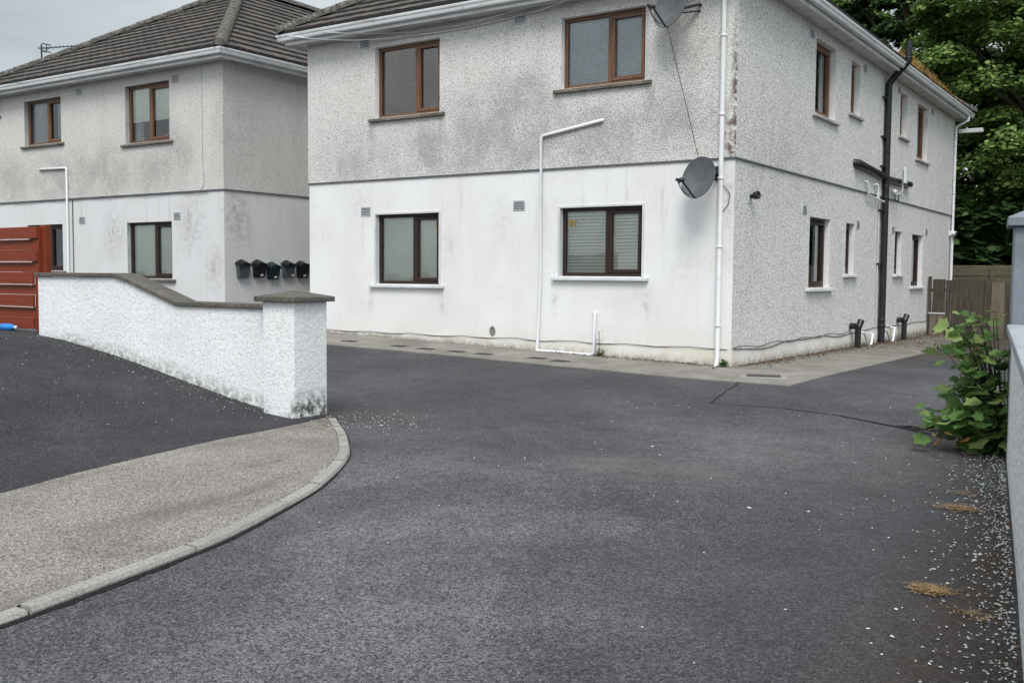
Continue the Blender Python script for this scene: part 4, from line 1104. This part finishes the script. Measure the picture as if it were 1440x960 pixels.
# ------------------------------------------------------------------ plants
def leaf_poly(c, dirv, nrm, s, lobed=True):
    d = dirv.normalized(); sd = nrm.cross(d).normalized(); n = sd.cross(d)
    if lobed: o = [(0, 0), (.28, .10), (.60, .22), (.50, .48), (.66, .74), (.36, .78), (0, 1.12), (-.36, .78), (-.66, .74), (-.50, .48), (-.60, .22), (-.28, .10)]
    else: o = [(0, 0), (.42, .3), (.36, .72), (0, 1.05), (-.36, .72), (-.42, .3)]
    return [c + (sd * u + d * v - n * (abs(u) * .35 + v * v * .22)) * s for u, v in o]
t = thing('sycamore_sapling', 'leafy sycamore sapling growing out of the foot of the right wall', 'sapling', (4.29, -5.38, 0))
r2 = random.Random(11); stems = []; lv = MB(); rl = MB(); st = MB()
for i in range(58):
    hgt = r2.uniform(.15, 1.10); az = R(r2.uniform(120, 285)); out = r2.uniform(.10, .52) * (1 - .45 * max(0, hgt - .45))
    if i < 4: az = R(r2.uniform(150, 235)); out = r2.uniform(.42, .56); hgt = r2.uniform(.12, .45)
    p0 = Vector((r2.uniform(-.03, .03), r2.uniform(-.06, .06), 0)); p3 = p0 + Vector((math.cos(az) * out, math.sin(az) * out, hgt))
    p1 = p0 + Vector((math.cos(az) * out * .2, math.sin(az) * out * .2, hgt * .55))
    pts = []
    for k in range(7):
        q = k / 6; pts.append(p0 * (1 - q) ** 2 + p1 * 2 * q * (1 - q) + p3 * q * q)
    st.tube(pts, [.007 - .0007 * k for k in range(7)], 6)
    for k in range(1 if hgt < .5 else 2, 7):
        for s in (-1, 1, 0)[: 3 if k == 6 else 2]:
            if r2.random() < .22: continue
            a2 = az + s * r2.uniform(.7, 1.5) + r2.gauss(0, .3); d = Vector((math.cos(a2), math.sin(a2), r2.uniform(-.7, .1)))
            pe = pts[k] + d * r2.uniform(.03, .08); st.tube([pts[k], pe], .002, 4, cap=False)
            n = Vector((r2.gauss(-.30, .55), r2.gauss(-.45, .55), 1)).normalized()
            sz = r2.choice((.05, .07, .09, .11, .13, .145)) * r2.uniform(.9, 1.1) * (.8 if k > 4 else 1)
            tgt = rl if (i == 1 and k > 3) or (i == 2 and k > 4) else lv
            lp = leaf_poly(pe, d, n, sz); ctr = (lp[0] * .55 + lp[6] * .45) - n.normalized() * sz * .10; tgt.add(lp + [ctr], [(q, (q + 1) % 12, 12) for q in range(12)])
st.build('stem', M['bark'], t); lv.build('foliage', M['sapleaf'], t, fix=False); rl.build('dry_leaves', M['rustleaf'], t, fix=False)

def weedtuft(x, y, z, n, hh, sp, mb, s=.045):
    for i in range(n):
        a = rnd.uniform(0, 6.28); r = rnd.uniform(0, sp); c = Vector((x + math.cos(a) * r, y + math.sin(a) * r, z + rnd.uniform(0, hh)))
        d = Vector((math.cos(a), math.sin(a), rnd.uniform(-.1, .8))); mb.add(leaf_poly(c, d, Vector((rnd.gauss(0, .3), rnd.gauss(0, .3), 1)), rnd.uniform(.5, 1.2) * s, False), [tuple(range(6))])
mb = MB()
for i in range(70):
    y = rnd.uniform(6.8, 12.4); x = 1.42 + rnd.gauss(0, .13) + .25 * sm(9.5, 12, y) * rnd.random(); weedtuft(x, y, h(x, y), rnd.randint(5, 16), .03 + .07 * sm(8, 12, y), .10, mb, .045)
tag(mb.build('ground_weeds', M['weed'], fix=False), kind='stuff')
for (x, y, hh, lab) in ((-2.10, -.10, .42, 'tall thin weed growing at the wall foot by the waste pipe'), (-.09, -.07, .14, 'small weed at the foot of the building corner')):
    t = thing('weed', lab, 'weed', (x, y, h(x, y)))
    mb = MB(); mb.tube([(0, 0, 0), (.01, -.01, hh * .5), (-.01, 0, hh)], .004, 5); mb.build('stem', M['weed'], t)
    mb = MB(); weedtuft(0, 0, .01, 22, .12, .05, mb, .05)
    for k in range(10): weedtuft(0, 0, hh * k / 10, 2, .03, .03, mb, .035)
    mb.build('foliage', M['weed'], t, fix=False)
# dry moss and grass on the far eave
mb = MB()
for i in range(1500):
    y = 8.35 + abs(rnd.gauss(0, 2.6)); r = abs(rnd.gauss(0, .22)) 
    if y > 14.6: continue
    x = .42 - r; z = 5.76 + .6 * r; fall = 1 - (y - 8.3) / 7
    for k in range(2):
        a = rnd.uniform(0, 6.28); l = rnd.uniform(.03, .15) * (.35 + fall); c = Vector((x, y + rnd.uniform(-.05, .05), z)); d = Vector((math.cos(a) * .5, math.sin(a) * .5, rnd.uniform(.4, 1))) * l
        w = Vector((-math.sin(a), math.cos(a), .1)) * rnd.uniform(.006, .016); mb.add([c - w, c + w, c + d + w * .3 - Vector((0, 0, l * .15)), c + d - w * .3], [(0, 1, 2, 3)])
tag(mb.build('roof_moss', M['moss'], fix=False), kind='stuff')

# trees
def crown(name, seed, rad, z0, z1, nclump, nleaf, s, mat, parent, flat=.38, hollow=.55, lean=(0, 0)):
    g = np.random.default_rng(seed)
    cz = (z0 + z1) / 2; hz = (z1 - z0) / 2
    C = []
    while len(C) < nclump:
        p = g.uniform(-1, 1, 3); q = np.linalg.norm(p)
        if q > 1 or q < hollow * g.uniform(.3, 1): continue
        C.append((p[0] * rad, p[1] * rad, cz + p[2] * hz))
    C = np.array(C); R_ = g.uniform(.45, 1.0, nclump) * rad * .26
    n = nclump * nleaf
    ci = np.repeat(np.arange(nclump), nleaf)
    d = g.normal(0, 1, (n, 3)); d /= np.linalg.norm(d, axis=1)[:, None]; rr = g.uniform(0, 1, n) ** .45
    off = d * rr[:, None] * R_[ci][:, None]; off[:, 2] *= flat
    off[:, 2] -= .35 * (off[:, 0] ** 2 + off[:, 1] ** 2) / R_[ci]           # drooping edges
    pos = C[ci] + off
    # leaf frame: mostly upward facing, hanging outward
    outw = off.copy(); outw[:, 2] = 0; outw /= (np.linalg.norm(outw, axis=1)[:, None] + 1e-6)
    nr = np.stack([g.normal(0, .42, n), g.normal(0, .42, n), np.ones(n)], 1) + outw * .35; nr /= np.linalg.norm(nr, axis=1)[:, None]
    dr = outw + g.normal(0, .6, (n, 3)); dr -= nr * (dr * nr).sum(1)[:, None]; dr /= np.linalg.norm(dr, axis=1)[:, None]
    sd = np.cross(nr, dr); sz = s * g.uniform(.6, 1.3, n)
    O = [(0, 0), (.5, .3), (.4, .75), (0, 1.05), (-.4, .75), (-.5, .3)]
    V = np.stack([pos + (sd * u + dr * v - nr * (abs(u) * .3 + v * v * .2)) * sz[:, None] for u, v in O], 1).reshape(-1, 3)
    me = bpy.data.meshes.new(name); nv_ = len(V)
    me.vertices.add(nv_); me.vertices.foreach_set('co', V.ravel().astype(np.float32))
    me.loops.add(nv_); me.loops.foreach_set('vertex_index', np.arange(nv_, dtype=np.int32))
    me.polygons.add(n); me.polygons.foreach_set('loop_start', np.arange(0, nv_, 6, dtype=np.int32)); me.polygons.foreach_set('loop_total', np.full(n, 6, dtype=np.int32))
    me.materials.append(mat); me.update(calc_edges=True); me.validate()
    o = bpy.data.objects.new(name, me); COL.objects.link(o); o.parent = parent
    return o, C
def tree(name, label, loc, seed, rad, z0, z1, ncl, nlf, s, mat, tr=.28, group=None, hollow=.55):
    t = thing(name, label, 'tree', loc, (0, 0, 0), group)
    cr, C = crown('crown', seed, rad, z0, z1, ncl, nlf, s, mat, t, hollow=hollow)
    k = random.Random(seed); mb = MB()
    top = z0 + (z1 - z0) * .75
    tp = [Vector((k.gauss(0, .12) * i * .4, k.gauss(0, .12) * i * .4, top * i / 7)) for i in range(8)]; tp[0] = Vector((0, 0, -.3))
    mb.tube(tp, [tr * (1 - .11 * i) for i in range(8)], 10)
    for j in range(16):
        c = Vector(C[k.randrange(len(C))]); b = tp[min(7, max(2, int((c.z * .75) / top * 7)))]
        mid = b.lerp(c, .5) + Vector((0, 0, .25)); mb.tube([b, mid, c], [tr * .32, tr * .2, tr * .06], 6)
    mb.build('trunk', M['bark'], t)
    return t
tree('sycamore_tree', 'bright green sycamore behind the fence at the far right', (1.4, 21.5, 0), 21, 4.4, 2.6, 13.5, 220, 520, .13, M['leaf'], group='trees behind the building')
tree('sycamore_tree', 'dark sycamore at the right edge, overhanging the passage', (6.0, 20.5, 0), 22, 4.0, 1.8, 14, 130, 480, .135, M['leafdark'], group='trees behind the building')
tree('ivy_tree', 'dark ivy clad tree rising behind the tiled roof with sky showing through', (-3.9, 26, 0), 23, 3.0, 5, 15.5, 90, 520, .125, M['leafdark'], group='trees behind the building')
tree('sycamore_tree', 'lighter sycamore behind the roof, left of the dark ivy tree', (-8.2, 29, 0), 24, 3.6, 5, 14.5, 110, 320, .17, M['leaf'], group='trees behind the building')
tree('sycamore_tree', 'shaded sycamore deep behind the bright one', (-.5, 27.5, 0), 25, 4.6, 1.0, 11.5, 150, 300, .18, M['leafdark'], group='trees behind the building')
# shaded undergrowth beyond the sleeper wall: one mass
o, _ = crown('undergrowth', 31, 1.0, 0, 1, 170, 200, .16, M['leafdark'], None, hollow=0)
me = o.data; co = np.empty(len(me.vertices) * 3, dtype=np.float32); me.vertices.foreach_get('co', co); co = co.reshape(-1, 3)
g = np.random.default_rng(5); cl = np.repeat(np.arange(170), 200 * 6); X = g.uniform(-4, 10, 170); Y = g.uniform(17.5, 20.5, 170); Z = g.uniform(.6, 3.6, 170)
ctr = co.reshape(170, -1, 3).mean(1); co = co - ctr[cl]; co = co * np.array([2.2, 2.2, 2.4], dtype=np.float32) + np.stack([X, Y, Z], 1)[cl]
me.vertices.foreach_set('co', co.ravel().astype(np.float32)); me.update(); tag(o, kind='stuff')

# ------------------------------------------------------------------ camera, light, world
f_, yaw, pit, roll = 1421.78, -.5919, -.0646, .0073
cy, sy = math.cos(yaw), math.sin(yaw)
fw = Vector((sy * math.cos(pit), cy * math.cos(pit), math.sin(pit))); rt = Vector((cy, -sy, 0)); up = rt.cross(fw)
r3 = rt * math.cos(roll) + up * math.sin(roll); u3 = -rt * math.sin(roll) + up * math.cos(roll)
cam = bpy.data.cameras.new('camera'); co_ = bpy.data.objects.new('camera', cam); COL.objects.link(co_)
m = Matrix((r3, u3, -fw)).transposed().to_4x4(); m.translation = Vector((5.4637, -13.7633, 1.3118)); co_.matrix_world = m
cam.sensor_width = 36; cam.lens = f_ / 1440 * 36; cam.clip_end = 3000; cam.clip_start = .05
SC.camera = co_
SUN = Vector((.40, -.72, 1.0)).normalized()
sl = bpy.data.lights.new('sun', 'SUN'); sl.energy = 2.7; sl.angle = R(25); sl.color = (1, .97, .93)
so = bpy.data.objects.new('sun', sl); COL.objects.link(so); so.rotation_euler = SUN.to_track_quat('Z', 'Y').to_euler(); so.location = (-20, -30, 40)
w = bpy.data.worlds.new('World'); SC.world = w; w.use_nodes = True; t = w.node_tree; t.nodes.clear()
def wn(k): return t.nodes.new(k)
out = wn('ShaderNodeOutputWorld'); bg = wn('ShaderNodeBackground'); sky = wn('ShaderNodeTexSky'); sky.sky_type = 'NISHITA'; sky.sun_disc = False
sky.sun_elevation = math.asin(SUN.z); sky.sun_rotation = math.atan2(SUN.x, SUN.y)
tc = wn('ShaderNodeTexCoord'); nz = wn('ShaderNodeTexNoise'); nz.inputs['Scale'].default_value = 2.6; nz.inputs['Detail'].default_value = 6; nz.inputs['Distortion'].default_value = .4
mp = wn('ShaderNodeMapping'); mp.inputs[3].default_value = (1, 1, 2.2); t.links.new(tc.outputs['Generated'], mp.inputs[0]); t.links.new(mp.outputs[0], nz.inputs['Vector'])
cr = wn('ShaderNodeValToRGB'); t.links.new(nz.outputs['Fac'], cr.inputs[0]); cr.color_ramp.elements[0].position = .3; cr.color_ramp.elements[0].color = (3.6, 4.3, 4.8, 1); cr.color_ramp.elements[1].position = .7; cr.color_ramp.elements[1].color = (9.2, 9.5, 9.5, 1)
# clouds are brighter overhead and round the hidden sun
dt = wn('ShaderNodeVectorMath'); dt.operation = 'DOT_PRODUCT'; t.links.new(tc.outputs['Generated'], dt.inputs[0]); dt.inputs[1].default_value = tuple((SUN + Vector((0, 0, .5))).normalized())
mr = wn('ShaderNodeMapRange'); t.links.new(dt.outputs['Value'], mr.inputs[0]); mr.inputs[1].default_value = .1; mr.inputs[2].default_value = 1; mr.inputs[3].default_value = 1.0; mr.inputs[4].default_value = 2.5
ml = wn('ShaderNodeMix'); ml.data_type = 'RGBA'; ml.blend_type = 'MULTIPLY'; ml.inputs[0].default_value = 1; t.links.new(cr.outputs[0], ml.inputs[6]); t.links.new(mr.outputs[0], ml.inputs[7])
mx = wn('ShaderNodeMix'); mx.data_type = 'RGBA'; mx.inputs[0].default_value = .88; t.links.new(sky.outputs[0], mx.inputs[6]); t.links.new(ml.outputs[2], mx.inputs[7])
t.links.new(mx.outputs[2], bg.inputs[0]); bg.inputs[1].default_value = .1; t.links.new(bg.outputs[0], out.inputs[0])
SC.view_settings.view_transform = 'Standard'; SC.view_settings.look = 'None'; SC.view_settings.exposure = 0; SC.view_settings.gamma = 1
SC.cycles.max_bounces = 8; SC.cycles.transparent_max_bounces = 12
